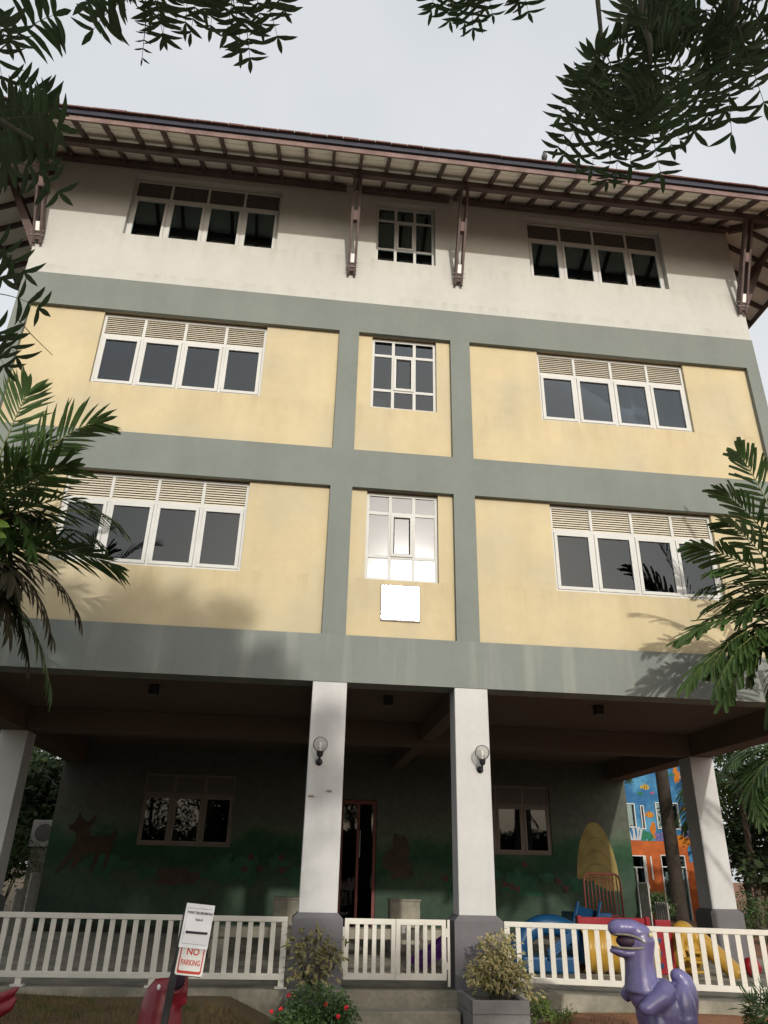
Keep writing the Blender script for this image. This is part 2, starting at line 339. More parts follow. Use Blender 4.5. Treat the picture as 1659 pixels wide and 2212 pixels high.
# ground: reddish soil with dry grass
def ground_mat():
    m = mat('soil_and_grass', (.20, .095, .05), .95, .2, 1.5, .6, 12)
    t = m.node_tree; N = t.nodes; l = t.links.new; p = N['Principled BSDF']; src = p.inputs['Base Color'].links[0].from_socket
    co = N.new('ShaderNodeTexCoord'); sp = N.new('ShaderNodeSeparateXYZ'); l(co.outputs['Object'], sp.inputs[0])
    n = N.new('ShaderNodeTexNoise'); n.inputs['Scale'].default_value = 1.3; n.inputs['Detail'].default_value = 8; l(co.outputs['Object'], n.inputs['Vector'])
    a = N.new('ShaderNodeMath'); a.operation = 'MULTIPLY_ADD'; a.inputs[1].default_value = -.16; l(sp.outputs[0], a.inputs[0]); l(n.outputs[0], a.inputs[2])
    r = N.new('ShaderNodeMapRange'); r.inputs[1].default_value = .35; r.inputs[2].default_value = .75; l(a.outputs[0], r.inputs[0])
    x = N.new('ShaderNodeMix'); x.data_type = 'RGBA'; l(r.outputs[0], x.inputs[0]); l(src, x.inputs[6]); x.inputs[7].default_value = (.085, .062, .03, 1); l(x.outputs[2], p.inputs['Base Color']); return m
M['ground'] = ground_mat()

# ------------------------------------------------------------------ ground
def sm(a, b, x):
    t = max(0, min(1, (x - a) / (b - a))); return t * t * (3 - 2 * t)
def gz(x, y):
    bank = (.30 * sm(-1.3, -2.2, x) + .22 * sm(1.5, 2.2, x)) * sm(-3.2, -.9, y)
    h = -1.12 + bank + .05 * noise.noise(Vector((x * .7, y * .7, 0)))
    if y > 8.9: h = -.85
    if abs(x) > 7.6: h = max(h, -.95)
    return h
xs = [-600, -150, -50, -25, -15] + [i * .35 - 10.5 for i in range(61)] + [15, 25, 50, 150, 600]
ys = [-600, -150, -50, -25] + [i * .35 - 16 for i in range(50)] + [3, 5, 7, 9, 12, 16, 25, 50, 150, 600]
g = MB(True)
for y in ys:
    for x in xs: g.v.append((x, y, gz(x, y)))
nx = len(xs)
for j in range(len(ys) - 1):
    for i in range(nx - 1):
        a = j * nx + i; g.f.append((a, a + 1, a + 1 + nx, a + nx)); g.m.append(0)
tag(obj('ground', g, M['ground']), 'reddish soil and dry grass in front of the building', None, None, 'structure')

m_ = MB(); m_.box(-60, 60, -25, -6.6, -1.5, -1.04)  # unseen pale slab, added to bounce light onto soffits and porch ceiling
M['bounce_concrete'] = mat('pale_bounce_concrete', (.36, .34, .31), .9, .12, .8, .2, 20)
tag(obj('bounce_slab', m_, M['bounce_concrete']), 'pale concrete driveway the photographer stands on', None, None, 'structure')
# ------------------------------------------------------------------ building
B = thing('school_building', 'four storey building with cream panels, grey bands, white top floor and red-brown eaves', 'building', (0, 0, -.75))
ZB, Z2, T2, Z3, T3, TB, ZW = 3.129, 3.853, 6.427, 7.153, 9.709, 10.42, 13.52
XW = 7.07
def sheet(mb, x0, x1, z0, z1, holes, y, rev):
    X = sorted({x0, x1, *[h[0] for h in holes], *[h[1] for h in holes]}); Z = sorted({z0, z1, *[h[2] for h in holes], *[h[3] for h in holes]})
    for i in range(len(X) - 1):
        for j in range(len(Z) - 1):
            cx, cz = (X[i] + X[i + 1]) / 2, (Z[j] + Z[j + 1]) / 2
            if any(h[0] < cx < h[1] and h[2] < cz < h[3] for h in holes): continue
            mb.face([(X[i], y, Z[j]), (X[i + 1], y, Z[j]), (X[i + 1], y, Z[j + 1]), (X[i], y, Z[j + 1])])
    for a, b, c, d in holes:
        mb.face([(a, y, c), (b, y, c), (b, y + rev, c), (a, y + rev, c)]); mb.face([(a, y, d), (b, y, d), (b, y + rev, d), (a, y + rev, d)])
        mb.face([(a, y, c), (a, y, d), (a, y + rev, d), (a, y + rev, c)]); mb.face([(b, y, c), (b, y, d), (b, y + rev, d), (b, y + rev, c)])
PX = [(-6.82, -1.236), (-.868, .868), (1.236, 6.82)]
# grey frame: bands between floors and pilasters
f = MB()
holes = [(a, b, c, d) for a, b in PX for c, d in ((Z2, T2), (Z3, T3))]
sheet(f, -XW, XW, Z2, TB, holes, 0, .085)
for s in (-1, 1):   # side walls
    f.face([(s * XW, 0, ZB), (s * XW, 14, ZB), (s * XW, 14, TB), (s * XW, 0, TB)])
f.face([(-XW, 0, TB), (XW, 0, TB), (XW, .03, TB), (-XW, .03, TB)])
obj('facade_frame', f, M['grey'], B)
f = MB(); f.box(-XW, XW, -.004, .39, ZB, Z2); obj('lower_band', f, M['grey_band'], B)
# windows
W4 = (2.575, 5.52); WZ = {2: (4.82, 6.427), 3: (8.15, 9.709), 4: (11.58, 13.2)}; VC = .608
VZ = {2: (4.82, 6.427), 3: (8.11, 9.709), 4: (11.57, 13.19)}
p = MB()
for a, b in PX:
    for lv, (c, d) in ((2, (Z2, T2)), (3, (Z3, T3))):
        if a < -2: hole = (-W4[1], -W4[0], *WZ[lv])
        elif a > 0: hole = (W4[0], W4[1], *WZ[lv])
        else: hole = (-VC, VC, *VZ[lv])
        sheet(p, a - .02, b + .02, c - .02, d + .02, [(hole[0], hole[1], hole[2], d + .019)], .085, .16)
obj('cream_panels', p, M['cream'], B)
p = MB()
sheet(p, -XW, XW, TB, ZW, [(-W4[1], -W4[0], *WZ[4]), (W4[0], W4[1], *WZ[4]), (-VC, VC, *VZ[4])], .02, .2)
for s in (-1, 1): p.face([(s * XW, .02, TB), (s * XW, 14, TB), (s * XW, 14, ZW), (s * XW, .02, ZW)])
obj('top_floor_wall', p, M['white_wall'], B)
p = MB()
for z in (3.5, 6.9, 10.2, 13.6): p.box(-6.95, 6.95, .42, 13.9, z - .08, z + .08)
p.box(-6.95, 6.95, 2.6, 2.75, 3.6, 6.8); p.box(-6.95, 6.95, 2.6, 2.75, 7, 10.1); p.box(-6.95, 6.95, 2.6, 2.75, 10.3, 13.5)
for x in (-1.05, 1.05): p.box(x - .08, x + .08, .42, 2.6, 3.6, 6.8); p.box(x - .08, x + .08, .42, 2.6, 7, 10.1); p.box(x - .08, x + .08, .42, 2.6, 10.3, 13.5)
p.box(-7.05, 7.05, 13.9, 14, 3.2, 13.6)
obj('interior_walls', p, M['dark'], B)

def window4(x0, x1, z0, z1, y, n=4, dark_top=False, gl='glass', fm='alu'):
    fr = MB(); fw, d = .045, .06; zt = z1 - .47
    fr.box(x0, x1, y, y + d, z0, z0 + fw); fr.box(x0, x1, y, y + d, z1 - fw, z1)
    fr.box(x0, x0 + fw, y, y + d, z0 + fw, z1 - fw); fr.box(x1 - fw, x1, y, y + d, z0 + fw, z1 - fw)
    fr.box(x0 + fw, x1 - fw, y, y + d, zt - .03, zt + .03)
    pw = (x1 - x0) / n
    for i in range(1, n):
        c = x0 + pw * i; fr.box(c - .025, c + .025, y, y + d, z0 + fw, zt - .03); fr.box(c - .025, c + .025, y, y + d, zt + .03, z1 - fw)
    win = obj('window', fr, M[fm], B, bevel=.004)
    for i in range(n):
        a = x0 + pw * i + (fw if i == 0 else .025); b = x0 + pw * (i + 1) - (fw if i == n - 1 else .025)
        s = MB(); q = .055; zb, zz = z0 + fw + .004, zt - .034; a1, b1 = a + .004, b - .004
        s.box(a1, b1, y - .012, y + .04, zb, zb + q); s.box(a1, b1, y - .012, y + .04, zz - q, zz)
        s.box(a1, a1 + q, y - .012, y + .04, zb + q, zz - q); s.box(b1 - q, b1, y - .012, y + .04, zb + q, zz - q)
        obj('sash', s, M[fm], win, bevel=.004)
        g = MB(); g.box(a1 + q - .002, b1 - q + .002, y + .014, y + .018, zb + q - .002, zz - q + .002); obj('pane', g, M[gl], win)
        lo = MB()
        if dark_top:
            lo.box(a, b, y + .03, y + .035, zt + .03, z1 - fw)
            k = 8
            for j in range(k): zc = zt + .05 + (z1 - fw - zt - .06) * j / (k - 1); lo.box(a, b, y + .012, y + .03, zc - .008, zc + .006)
        else:
            k = 9; st = (z1 - fw - zt - .03) / k
            for j in range(k):
                zc = zt + .03 + st * (j + .5)
                lo.bar((a, y + .03, zc), (b, y + .03, zc), .040, .006, Vector((0, -.8, .6)))
        lv = obj('louvre', lo, M['grille'] if dark_top else M['louvre'], win)
        if not dark_top:
            bk = MB(); bk.box(a, b, y + .066, y + .07, zt + .03, z1 - fw); obj('louvre_backing', bk, M['grille'], win)
    return win
for s in (-1, 1):
    a, b = (-W4[1], -W4[0]) if s < 0 else W4
    for lv in (2, 3, 4): window4(a + .004, b - .004, WZ[lv][0] + .003, WZ[lv][1] - .02, .145, 4, lv == 4, 'glass_hi' if lv == 4 else 'glass')
def window9(z0, z1, y, gl):
    x0, x1 = -VC + .004, VC - .004; z0 += .003; z1 -= .02
    fr = MB(); fw, d = .05, .06; h = z1 - z0
    za, zb = z0 + .27 * h, z1 - .235 * h; xa, xb = x0 + (x1 - x0) * .335, x0 + (x1 - x0) * .665
    fr.box(x0, x1, y, y + d, z0, z0 + fw); fr.box(x0, x1, y, y + d, z1 - fw, z1); fr.box(x0, x0 + fw, y, y + d, z0 + fw, z1 - fw); fr.box(x1 - fw, x1, y, y + d, z0 + fw, z1 - fw)
    for c in (xa, xb): fr.box(c - .028, c + .028, y, y + d, z0 + fw, z1 - fw)
    for c in (za, zb):
        fr.box(x0 + fw, xa - .028, y + .002, y + d, c - .028, c + .028); fr.box(xa + .028, xb - .028, y + .002, y + d, c - .028, c + .028); fr.box(xb + .028, x1 - fw, y + .002, y + d, c - .028, c + .028)
    win = obj('window', fr, M['alu'], B, bevel=.004)
    s = MB(); q = .05; a1, b1, c1, d1 = xa + .03, xb - .03, za + .03, zb - .03
    s.box(a1 - .02, b1 + .02, y - .016, y + .03, c1 - .02, c1 + q - .02); s.box(a1 - .02, b1 + .02, y - .016, y + .03, d1 - q + .02, d1 + .02); s.box(a1 - .02, a1 + q - .02, y - .016, y + .03, c1 + q - .02, d1 - q + .02); s.box(b1 - q + .02, b1 + .02, y - .016, y + .03, c1 + q - .02, d1 - q + .02)
    obj('sash', s, M['alu'], win, bevel=.003)
    xl = [(x0 + fw, xa - .028), (xa + .028, xb - .028), (xb + .028, x1 - fw)]; zl = [(z0 + fw, za - .028), (za + .028, zb - .028), (zb + .028, z1 - fw)]
    for i, (a, b) in enumerate(xl):
        for j, (c, e) in enumerate(zl):
            k = .05 if (i, j) == (1, 1) else 0
            g = MB(); tl = rng.uniform(-.004, .004)
            g.face([(a + k, y + .016, c + k), (b - k, y + .016 + tl, c + k), (b - k, y + .016 + tl, e - k), (a + k, y + .016, e - k)])
            if gl != 'frost': g = MB(); g.box(a + k, b - k, y + .016, y + .020, c + k, e - k)
            obj('pane', g, M[gl], win)
window9(*VZ[2], .145, 'frost'); window9(*VZ[3], .145, 'glass'); window9(*VZ[4], .145, 'glass_hi')

# roof -------------------------------------------------------------
EY, EX = -1.55, XW + 1.55; SL = .54; ZS = 12.70
def sz(d): return ZS + d * SL          # soffit height at distance d in from the eave
rf = MB()
top_z = ZS + .17; yb = 15.5; mid = (EY + yb) / 2; rise = (mid - EY) * SL; rx = EX - (mid - EY)
A, Bq, Cq, D = (-EX - .06, EY - .1, top_z - .06), (EX + .06, EY - .1, top_z - .06), (EX + .06, yb, top_z), (-EX - .06, yb, top_z)
r1, r2 = (-rx, mid, top_z + rise), (rx, mid, top_z + rise)
rf.face([A, Bq, r2, r1]); rf.face([Bq, Cq, r2]); rf.face([Cq, D, r1, r2]); rf.face([D, A, r1])
for i in range(int(EX * 2 / .30)):      # tile lips along the eave
    x = -EX + i * .30; dz = rng.uniform(-.006, .008)
    rf.box(x + .004, x + .296, EY - .13, EY - .02, top_z - .075 + dz, top_z - .045 + dz + (i % 7 == 3) * .012)
roof = obj('roof', rf, M['tile'], B)
so_ = MB()
i0 = EX - 1.55
so_.face([(-EX, EY, sz(0)), (EX, EY, sz(0)), (EX - 1.62, EY + 1.62, sz(1.62)), (-EX + 1.62, EY + 1.62, sz(1.62))])
for s in (-1, 1): so_.face([(s * EX, EY, sz(0)), (s * EX, yb, sz(0)), (s * (EX - 1.62), yb, sz(1.62)), (s * (EX - 1.62), EY + 1.62, sz(1.62))])
obj('soffit', so_, M['soffit'], roof)
fa = MB(); fa.box(-EX, EX, EY - .03, EY, 12.565, 12.685)
for s in (-1, 1): fa.box(min(s * EX, s * (EX + .03)), max(s * EX, s * (EX + .03)), EY - .03, yb, 12.565, 12.685)
obj('fascia', fa, M['fascia'], roof)
gu = MB(); gu.box(-EX - .05, EX + .05, EY - .075, EY - .004, 12.687, 12.825)
for s in (-1, 1): gu.box(min(s * (EX + .004), s * (EX + .075)), max(s * (EX + .004), s * (EX + .075)), EY, yb, 12.687, 12.825)
obj('gutter', gu, M['gutter'], roof)
dn = .105
nr = 32
for i in range(nr + 1):                  # rafters of the front eave
    x = -EX + .26 + i * (2 * EX - .52) / nr
    d1 = min(1.52, EX - abs(x))
    m_ = MB(); m_.bar((x, EY + .012, sz(.012) - dn / 2 - .003), (x, EY + d1, sz(d1) - dn / 2 - .003), .06, dn, Vector((0, -SL, 1)).normalized())
    obj('rafter', m_, M['timber'], roof)
for s in (-1, 1):
    for i in range(18):
        y = EY + .3 + i * .53; d1 = min(1.52, y - EY)
        m_ = MB(); m_.bar((s * (EX - .012), y, sz(.012) - dn / 2 - .003), (s * (EX - d1), y, sz(d1) - dn / 2 - .003), .06, dn, Vector((-s * SL, 0, 1)).normalized() if s > 0 else Vector((SL, 0, 1)).normalized())
        obj('rafter', m_, M['timber'], roof)
    m_ = MB(); m_.bar((s * (EX - .02), EY + .02, sz(.02) - .10), (s * (EX - 1.5), EY + 1.5, sz(1.5) - .10), .08, .16, Vector((0, 0, 1))); obj('hip_rafter', m_, M['timber'], roof)
pu = MB(); pu.box(-EX + .6, EX - .6, -.90, -.80, 12.82, sz(.65) - dn - .004 + .02); 
for s in (-1, 1): pu.box(min(s * 7.87, s * 7.97), max(s * 7.87, s * 7.97), -.90, yb - 1, 12.81, 13.0 - .055)
obj('purlin', pu, M['timber'], roof)
pu = MB()
for a, b in ((-XW, -1.27), (-.95, .90), (1.2, XW)): pu.box(a, b, -.10, .012, 13.345, 13.44)
obj('wall_plate', pu, M['timber'], roof)
bt = MB()
for d in (.36, 1.15): bt.box(-EX + d, EX - d, EY + d - .02, EY + d + .02, sz(d) - .02, sz(d) - .004)
obj('soffit_batten', bt, M['soffit'], roof)

def bracket(cx, cy, dx, dy):
    # pair of timber struts from wall foot to purlin; (dx,dy) points out of the wall
    nx, ny = -dy, dx
    st = MB(); foot, headz = 11.06, 12.86
    def P(s, o, z): return (cx + nx * s + dx * o, cy + ny * s + dy * o, z)
    br = None
    for s in (-.062, .062):
        m_ = MB()
        for (o, z, wd) in (): pass
        prof = [(-.0, foot - .02), (.035, foot + .0), (.17, foot + .25), (.91, headz), (.80, headz + .01), (.02, foot + .34)]
        n0 = len(m_.v)
        for e in (-.023, .023):
            for o, z in prof: m_.v.append(P(s + e, o + .022, z))
        k = len(prof); m_.f += [tuple(range(k)), tuple(range(2 * k - 1, k - 1, -1))] + [(i, k + i, k + (i + 1) % k, (i + 1) % k) for i in range(k)]; m_.m += [0] * (k + 2)
        if br is None: br = obj('eaves_bracket', m_, M['timber'], B, bevel=.003)
        else: obj('strut', m_, M['timber'], br, bevel=.003)
    def blk(o, z, h, dpt, mt, nm, wd=.037):
        m_ = MB(); n0 = 0
        for zz in (z, z + h):
            for s, oo in ((-wd, o), (wd, o), (wd, o + dpt), (-wd, o + dpt)): m_.v.append(P(s, oo + (zz - foot) * .44, zz))
        m_.f += [(0, 3, 2, 1), (4, 5, 6, 7), (0, 1, 5, 4), (1, 2, 6, 5), (2, 3, 7, 6), (3, 0, 4, 7)]; m_.m += [0] * 6
        obj(nm, m_, mt, br)
    blk(.0, foot + .20, .16, .07, M['white'], 'spacer_block'); blk(.02, foot + .95, .17, .09, M['fascia'], 'spacer_block'); blk(.0, foot + .06, .13, .05, M['timber'], 'spacer_block')
    m_ = MB(); m_.bar(P(-.12, .14, foot + .22), P(.12, .14, foot + .22), .012, .012, Vector((0, 0, 1))); m_.bar(P(-.12, .12, foot + .13), P(.12, .12, foot + .13), .012, .012, Vector((0, 0, 1))); obj('bolt', m_, M['steel_frame'], br)
for x in (-6.985, -1.075, 1.045, 6.985): bracket(x, .0, 0, -1)
for s in (-1, 1):
    for y in (.35, 5.2): bracket(s * XW, y, s, 0)

# porch ------------------------------------------------------------
CZ = 3.30
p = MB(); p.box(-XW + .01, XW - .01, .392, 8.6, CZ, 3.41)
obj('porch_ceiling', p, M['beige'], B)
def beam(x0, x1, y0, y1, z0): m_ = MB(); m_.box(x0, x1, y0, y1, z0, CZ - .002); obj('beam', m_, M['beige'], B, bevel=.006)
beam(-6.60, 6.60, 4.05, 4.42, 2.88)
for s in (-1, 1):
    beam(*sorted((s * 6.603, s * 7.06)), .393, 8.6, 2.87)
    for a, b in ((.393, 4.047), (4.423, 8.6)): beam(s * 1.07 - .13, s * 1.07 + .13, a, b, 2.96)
def column(cx, wdt, y0, y1, ztop, pl=.075):
    c = MB(); c.box(cx - wdt / 2, cx + wdt / 2, y0, y1, .02, ztop)
    co = obj('column', c, M['column'], B, bevel=.012)
    q = MB(); a, b, d, e = cx - wdt / 2 - pl, cx + wdt / 2 + pl, y0 - .06, y1 + .06
    q.box(a, b, d, e, -1.2, .03)
    lo = [(a, d, .03), (b, d, .03), (b, e, .03), (a, e, .03)]; hi = [(cx - wdt / 2 - .004, y0 - .004, .098), (cx + wdt / 2 + .004, y0 - .004, .098), (cx + wdt / 2 + .004, y1 + .004, .098), (cx - wdt / 2 - .004, y1 + .004, .098)]
    for i in range(4): q.face([lo[i], lo[(i + 1) % 4], hi[(i + 1) % 4], hi[i]])
    obj('plinth', q, M['plinth'], co)
for s in (-1, 1):
    column(s * 1.068, .51, 0.002, .386, ZB - .002)
    column(s * 6.812, .51, 0.002, .386, ZB - .002)
    column(s * 6.80, .50, 4.05, 4.55, 2.868)
for u_, v_ in ((673.6, 1718), (712, 1707)):
    q = at(u_, v_, 0); m_ = MB(); m_.box(q.x - .045, q.x + .03, -.022, .001, q.z - .012, q.z + .008); obj('wall_hook', m_, M['steel_frame'], B)
# back wall with openings
YB = 8.6
p = MB(); bw = [(-5.1, -2.9, 1.05, 2.66), (2.9, 5.02, 1.05, 2.66), (-.30, .60, -.75, 2.2)]
sheet(p, -XW, XW, -.75, CZ + .1, bw, YB, .18)
for s in (-1, 1): p.face([(s * XW, YB, -.75), (s * XW, YB + 5, -.75), (s * XW, YB + 5, CZ), (s * XW, YB, CZ)])
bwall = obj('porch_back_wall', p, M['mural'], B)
p = MB(); p.box(-7, 7, 10.5, 10.6, -.8, 3.3); p.box(-7.0, 7.0, 8.79, 10.6, 3.42, 3.5); obj('inner_room_wall', p, M['dark'], B)
window4(-5.1 + .004, -2.9 - .004, 1.053, 2.657, YB + .04, 3, True, 'glass_back', 'dull'); window4(2.9 + .004, 5.02 - .004, 1.053, 2.657, YB + .04, 3, True, 'glass_back', 'dull')
d = MB(); d.box(-.296, -.22, YB + .05, YB + .1, -.74, 2.19); d.box(.52, .596, YB + .05, YB + .1, -.74, 2.19); d.box(-.22, .52, YB + .05, YB + .1, 2.1, 2.19); d.box(.12, .18, YB + .05, YB + .1, -.74, 2.1)
dr = obj('door', d, M['maroon'], B); d = MB(); d.box(-.22, .12, YB + .07, YB + .075, -.74, 2.1); d.box(.18, .52, YB + .07, YB + .075, -.74, 2.1); obj('door_glass', d, M['glass_back'], dr)
d = MB(); d.tube([(.20, YB + .04, .9), (.20, YB + .04, 1.5)], .012, 6); obj('handle', d, M['steel_frame'], dr)
# painted shapes on the back wall (plain landscape motifs)
def blob(mb, cx, cz, rx, rz, y, n=22, jit=.12, sd=0):
    r_ = random.Random(sd); c = []
    ph = [r_.uniform(0, 6.28) for _ in range(4)]
    for i in range(n):
        a = 2 * math.pi * i / n; k = 1 + jit * (math.sin(3 * a + ph[0]) * .5 + math.sin(5 * a + ph[1]) * .4 + math.sin(8 * a + ph[2]) * .3)
        c.append((cx + rx * k * math.cos(a), y, cz + rz * k * math.sin(a)))
    mb.face(c)
Y_ = YB - .004
def motif(name, mt, args):
    q = MB(); blob(q, *args); obj(name, q, M[mt], bwall)
def poly_motif(name, mt, pts, y):
    q = MB(); q.face([(x, y, z) for x, z in pts]); obj(name, q, M[mt], bwall)
hay = [(6.12 + .56 * t, .30 + 1.55 * (1 - t * t) ** .55) for t in [-1 + 2 * i / 20 for i in range(21)]]
poly_motif('painted_haystack', 'p_hay', hay, Y_ - .002)
for k in range(4):
    q = MB(); sc_ = .8 - .2 * k
    for i in range(12):
        t0, t1 = -1 + 2 * i / 12, -1 + 2 * (i + 1) / 12
        z0_, z1_ = .30 + 1.5 * sc_ * (1 - t0 * t0) ** .55, .30 + 1.5 * sc_ * (1 - t1 * t1) ** .55
        q.face([(6.12 + .5 * t0, Y_ - .004, z0_), (6.12 + .5 * t1, Y_ - .004, z1_), (6.12 + .5 * t1, Y_ - .004, z1_ - .022), (6.12 + .5 * t0, Y_ - .004, z0_ - .022)])
    obj('painted_straw_line', q, M['p_straw'], bwall)
def zl2(x, y): return at(x * .4069, 1566.1 + y * .4069, YB)
deer = [(425,460),(445,500),(470,515),(515,478),(500,520),(475,545),(480,590),(540,590),(590,585),(630,545),(620,590),(600,625),(590,680),(560,760),(545,765),(560,690),(540,670),(490,780),(475,780),(505,680),(470,680),(440,700),(380,770),(365,770),(400,700),(375,710),(310,785),(290,785),(345,710),(375,660),(400,610),(405,570),(370,555),(365,535),(400,515),(415,490)]
poly_motif('painted_deer', 'p_deer', [(zl2(x, y).x, zl2(x, y).z) for x, y in deer], Y_ - .012)
for i, a in enumerate(((-4.0, .4, .6, .18), (1.15, .9, .32, .5))): motif('painted_shrub', 'p_brown', (*a, Y_ - .001 * i, 26, .35, 4 + i))
for i in range(22):
    r_ = random.Random(i + 60); x = r_.uniform(-6.7, 6.7)
    if abs(x) < .8: continue
    motif('painted_grass_tuft', 'p_leaf', (x, r_.uniform(.3, .8), r_.uniform(.15, .45), r_.uniform(.08, .3), Y_ - .006 - i * .0004, 24, .45, i + 9))
for i in range(14):
    r_ = random.Random(i + 160); x = r_.choice((r_.uniform(-2.6, -.8), r_.uniform(2, 5.4))); motif('painted_flower', 'p_flower', (x, r_.uniform(.28, .9), .08, .07, Y_ - .02, 20, .45, i + 99))

# porch floor, ledge and steps
def RF(x): return -.13 - max(0, x - 1.40) * .288     # front line of the ledge on the right
p = MB()
pts = [(-7.4, -.13), (-.72, -.13), (.72, -.13), (1.40, -.13), (7.6, RF(7.6)), (7.6, 8.598), (-7.4, 8.598)]
n = len(pts)
p.v += [(x, y, -.75) for x, y in pts] + [(x, y, -1.4) for x, y in pts]; p.f.append(tuple(range(n))); p.m.append(0)
for i in range(n): j = (i + 1) % n; p.f.append((i, n + i, n + j, j)); p.m.append(0)
tag(obj('porch_floor', p, M['concrete']), 'concrete floor and front ledge of the open ground storey', None, None, 'structure')
p = MB(); p.box(-.73, .715, -.46, -.131, -1.4, -.925)
p.box(-.78, .72, -.82, -.461, -1.4, -1.09)
tag(obj('steps', p, M['concrete'], bevel=.012), 'two worn concrete steps up to the white gate', None, None, 'structure')

# ------------------------------------------------------------------ fences
def fence(name, label, ax, ay, bx, by, zt=.045, zb=-.655, foot=-.745, posts=(0,), first=0.0):
    Lf = math.hypot(bx - ax, by - ay); ang = math.atan2(by - ay, bx - ax)
    r_ = thing(name, label, 'fence', (ax, ay, foot), ang)
    def Z(z): return z - foot
    m_ = MB(); m_.box(0, Lf, -.022, .022, Z(zt - .062), Z(zt)); obj('top_rail', m_, M['fence'], r_, local=True, bevel=.005)
    m_ = MB(); m_.box(0, Lf, -.021, .021, Z(zb), Z(zb + .068)); obj('bottom_rail', m_, M['fence'], r_, local=True, bevel=.005)
    step = .1445; n_ = int(Lf / step)
    for i in range(n_ + 1):
        x = .035 + i * step
        if x > Lf - .03: break
        if i % 11 == 0 and posts == 11 or (posts == 21 and i % 21 == 0):
            m_ = MB(); m_.box(x - .036, x + .036, -.0215, .0215, .02, Z(zb) - .001); m_.box(x - .036, x + .036, -.020, .020, Z(zb + .069), Z(zt - .063)); m_.box(x - .075, x + .075, -.06, .06, 0, .019); obj('post', m_, M['fence'], r_, local=True)
        else:
            m_ = MB(); m_.box(x - .031, x + .031, -.011, .011, Z(zb + .069), Z(zt - .063)); obj('picket', m_, M['fence'], r_, local=True)
    return r_
f1 = fence('picket_fence', 'white picket fence left of the gate, behind the no parking sign', -1.455, -.03, -7.3, .02, posts=11)
f2 = fence('picket_fence', 'white picket fence right of the gate, behind the purple dinosaur', 1.415, -.03, 7.4, -.03 - (7.4 - 1.415) * .288, posts=21, zt=.035)
def gate(x0, x1, label, hinge):
    r_ = thing('gate_leaf', label, 'gate', (x0, -.02, -.645), 0, 'leaves of the white gate')
    wd = x1 - x0; h = .685
    m_ = MB(); m_.box(0, wd, -.02, .02, h - .065, h); m_.box(0, wd, -.02, .02, 0, .07); m_.box(0, .058, -.02, .02, .07, h - .065); m_.box(wd - .058, wd, -.02, .02, .07, h - .065); obj('gate_frame', m_, M['fence'], r_, local=True, bevel=.004)
    for i in range(4):
        x = .058 + (wd - .116) * (i + 1) / 5; m_ = MB(); m_.box(x - .027, x + .027, -.01, .01, .0705, h - .0655); obj('picket', m_, M['fence'], r_, local=True)
    m_ = MB(); hx = wd + .012 if hinge > 0 else -.012
    m_.box(hx - .01, hx + .01, -.015, .015, .12, .2); m_.box(hx - .01, hx + .01, -.015, .015, h - .2, h - .1); obj('hinge', m_, M['fence'], r_, local=True)
    if hinge > 0:
        m_ = MB(); m_.box(.07, .12, -.03, -.0205, h - .16, h - .08); obj('latch', m_, M['steel_frame'], r_, local=True)
        m_ = MB(); m_.prism([(wd + .022, -.07), (wd + .055, -.07), (wd + .055, h - .0), (wd + .022, h)], 0, .05); obj('hinge_post', m_, M['fence'], r_, local=True)
    return r_
gate(-.712, -.042, 'left leaf of the white picket gate, beside the left column plinth', -1)
gate(-.036, .625, 'right leaf of the white picket gate, with the latch', 1)

# ------------------------------------------------------------------ lamps, plate, ceiling lights, bird
def globe(x, z, label):
    r_ = thing('wall_lamp', label, 'lamp', (x, -.001, z - .2), 0, 'globe lamps on the columns')
    m_ = MB(True); m_.ell((0, -.16, .2), .105, 24, 16); obj('globe', m_, M['glasslamp'], r_, local=True)
    m_ = MB(True); m_.lathe((0, -.16, 0), [(0.0, .03), (.03, .03), (.042, .05), (.048, .10), (.05, .105), (0, .105)], 16); obj('socket', m_, M['black'], r_, local=True)
    m_ = MB(True); m_.tube([(0, -.16, .04), (0, -.13, .0), (0, -.07, -.02), (0, -.0, -.02)], .016, 8); m_.lathe((0, -.02, -.02), [(0, 0), (.045, 0), (.05, .018)], 14, 'Y'); obj('wall_arm', m_, M['black'], r_, local=True)
    m_ = MB(True); m_.ell((0, -.16, .18), (.022, .022, .05)); m_.tube([(0, -.16, .1), (0, -.16, .15)], .012, 8); obj('bulb', m_, M['white'], r_, local=True)
    return r_
g1 = globe(-1.165, 2.20, 'clear globe lamp on the left white column')
dup(g1, (1.165, -.001, 2.175 - .2), 0, 'clear globe lamp on the right white column, with its bright reflection')
for x, y, lb in ((-3.9, 1.6, 'dark square ceiling light above the left end of the porch'), (.0, 1.62, 'dark square ceiling light between the two columns'), (3.7, 1.6, 'dark square ceiling light above the right side of the porch'), (-4.2, 6.2, 'dark square ceiling light deep on the left, behind the beam'), (3.6, 6.2, 'dark square ceiling light deep on the right, behind the beam')):
    r_ = thing('ceiling_light', lb, 'ceiling light', (x, y, CZ), 0, 'square lights under the porch ceiling')
    m_ = MB(); m_.box(-.075, .075, -.075, .075, -.16, -.001); obj('housing', m_, M['black'], r_, local=True, bevel=.01)
    m_ = MB(); m_.box(-.06, .06, -.06, .06, -.166, -.161); obj('diffuser', m_, M['grille'], r_, local=True)
r_ = thing('metal_plate', 'polished square metal plate blazing with reflected sun under the middle window', 'sign', (-.018, .084, 4.14))
m_ = MB(); m_.box(-.315, .315, -.022, -.002, 0, .60); obj('backing', m_, M['steel_frame'], r_, local=True)
m_ = MB(); m_.box(-.296, .296, -.026, -.0225, .025, .578); obj('face', m_, M['steel'], r_, local=True)
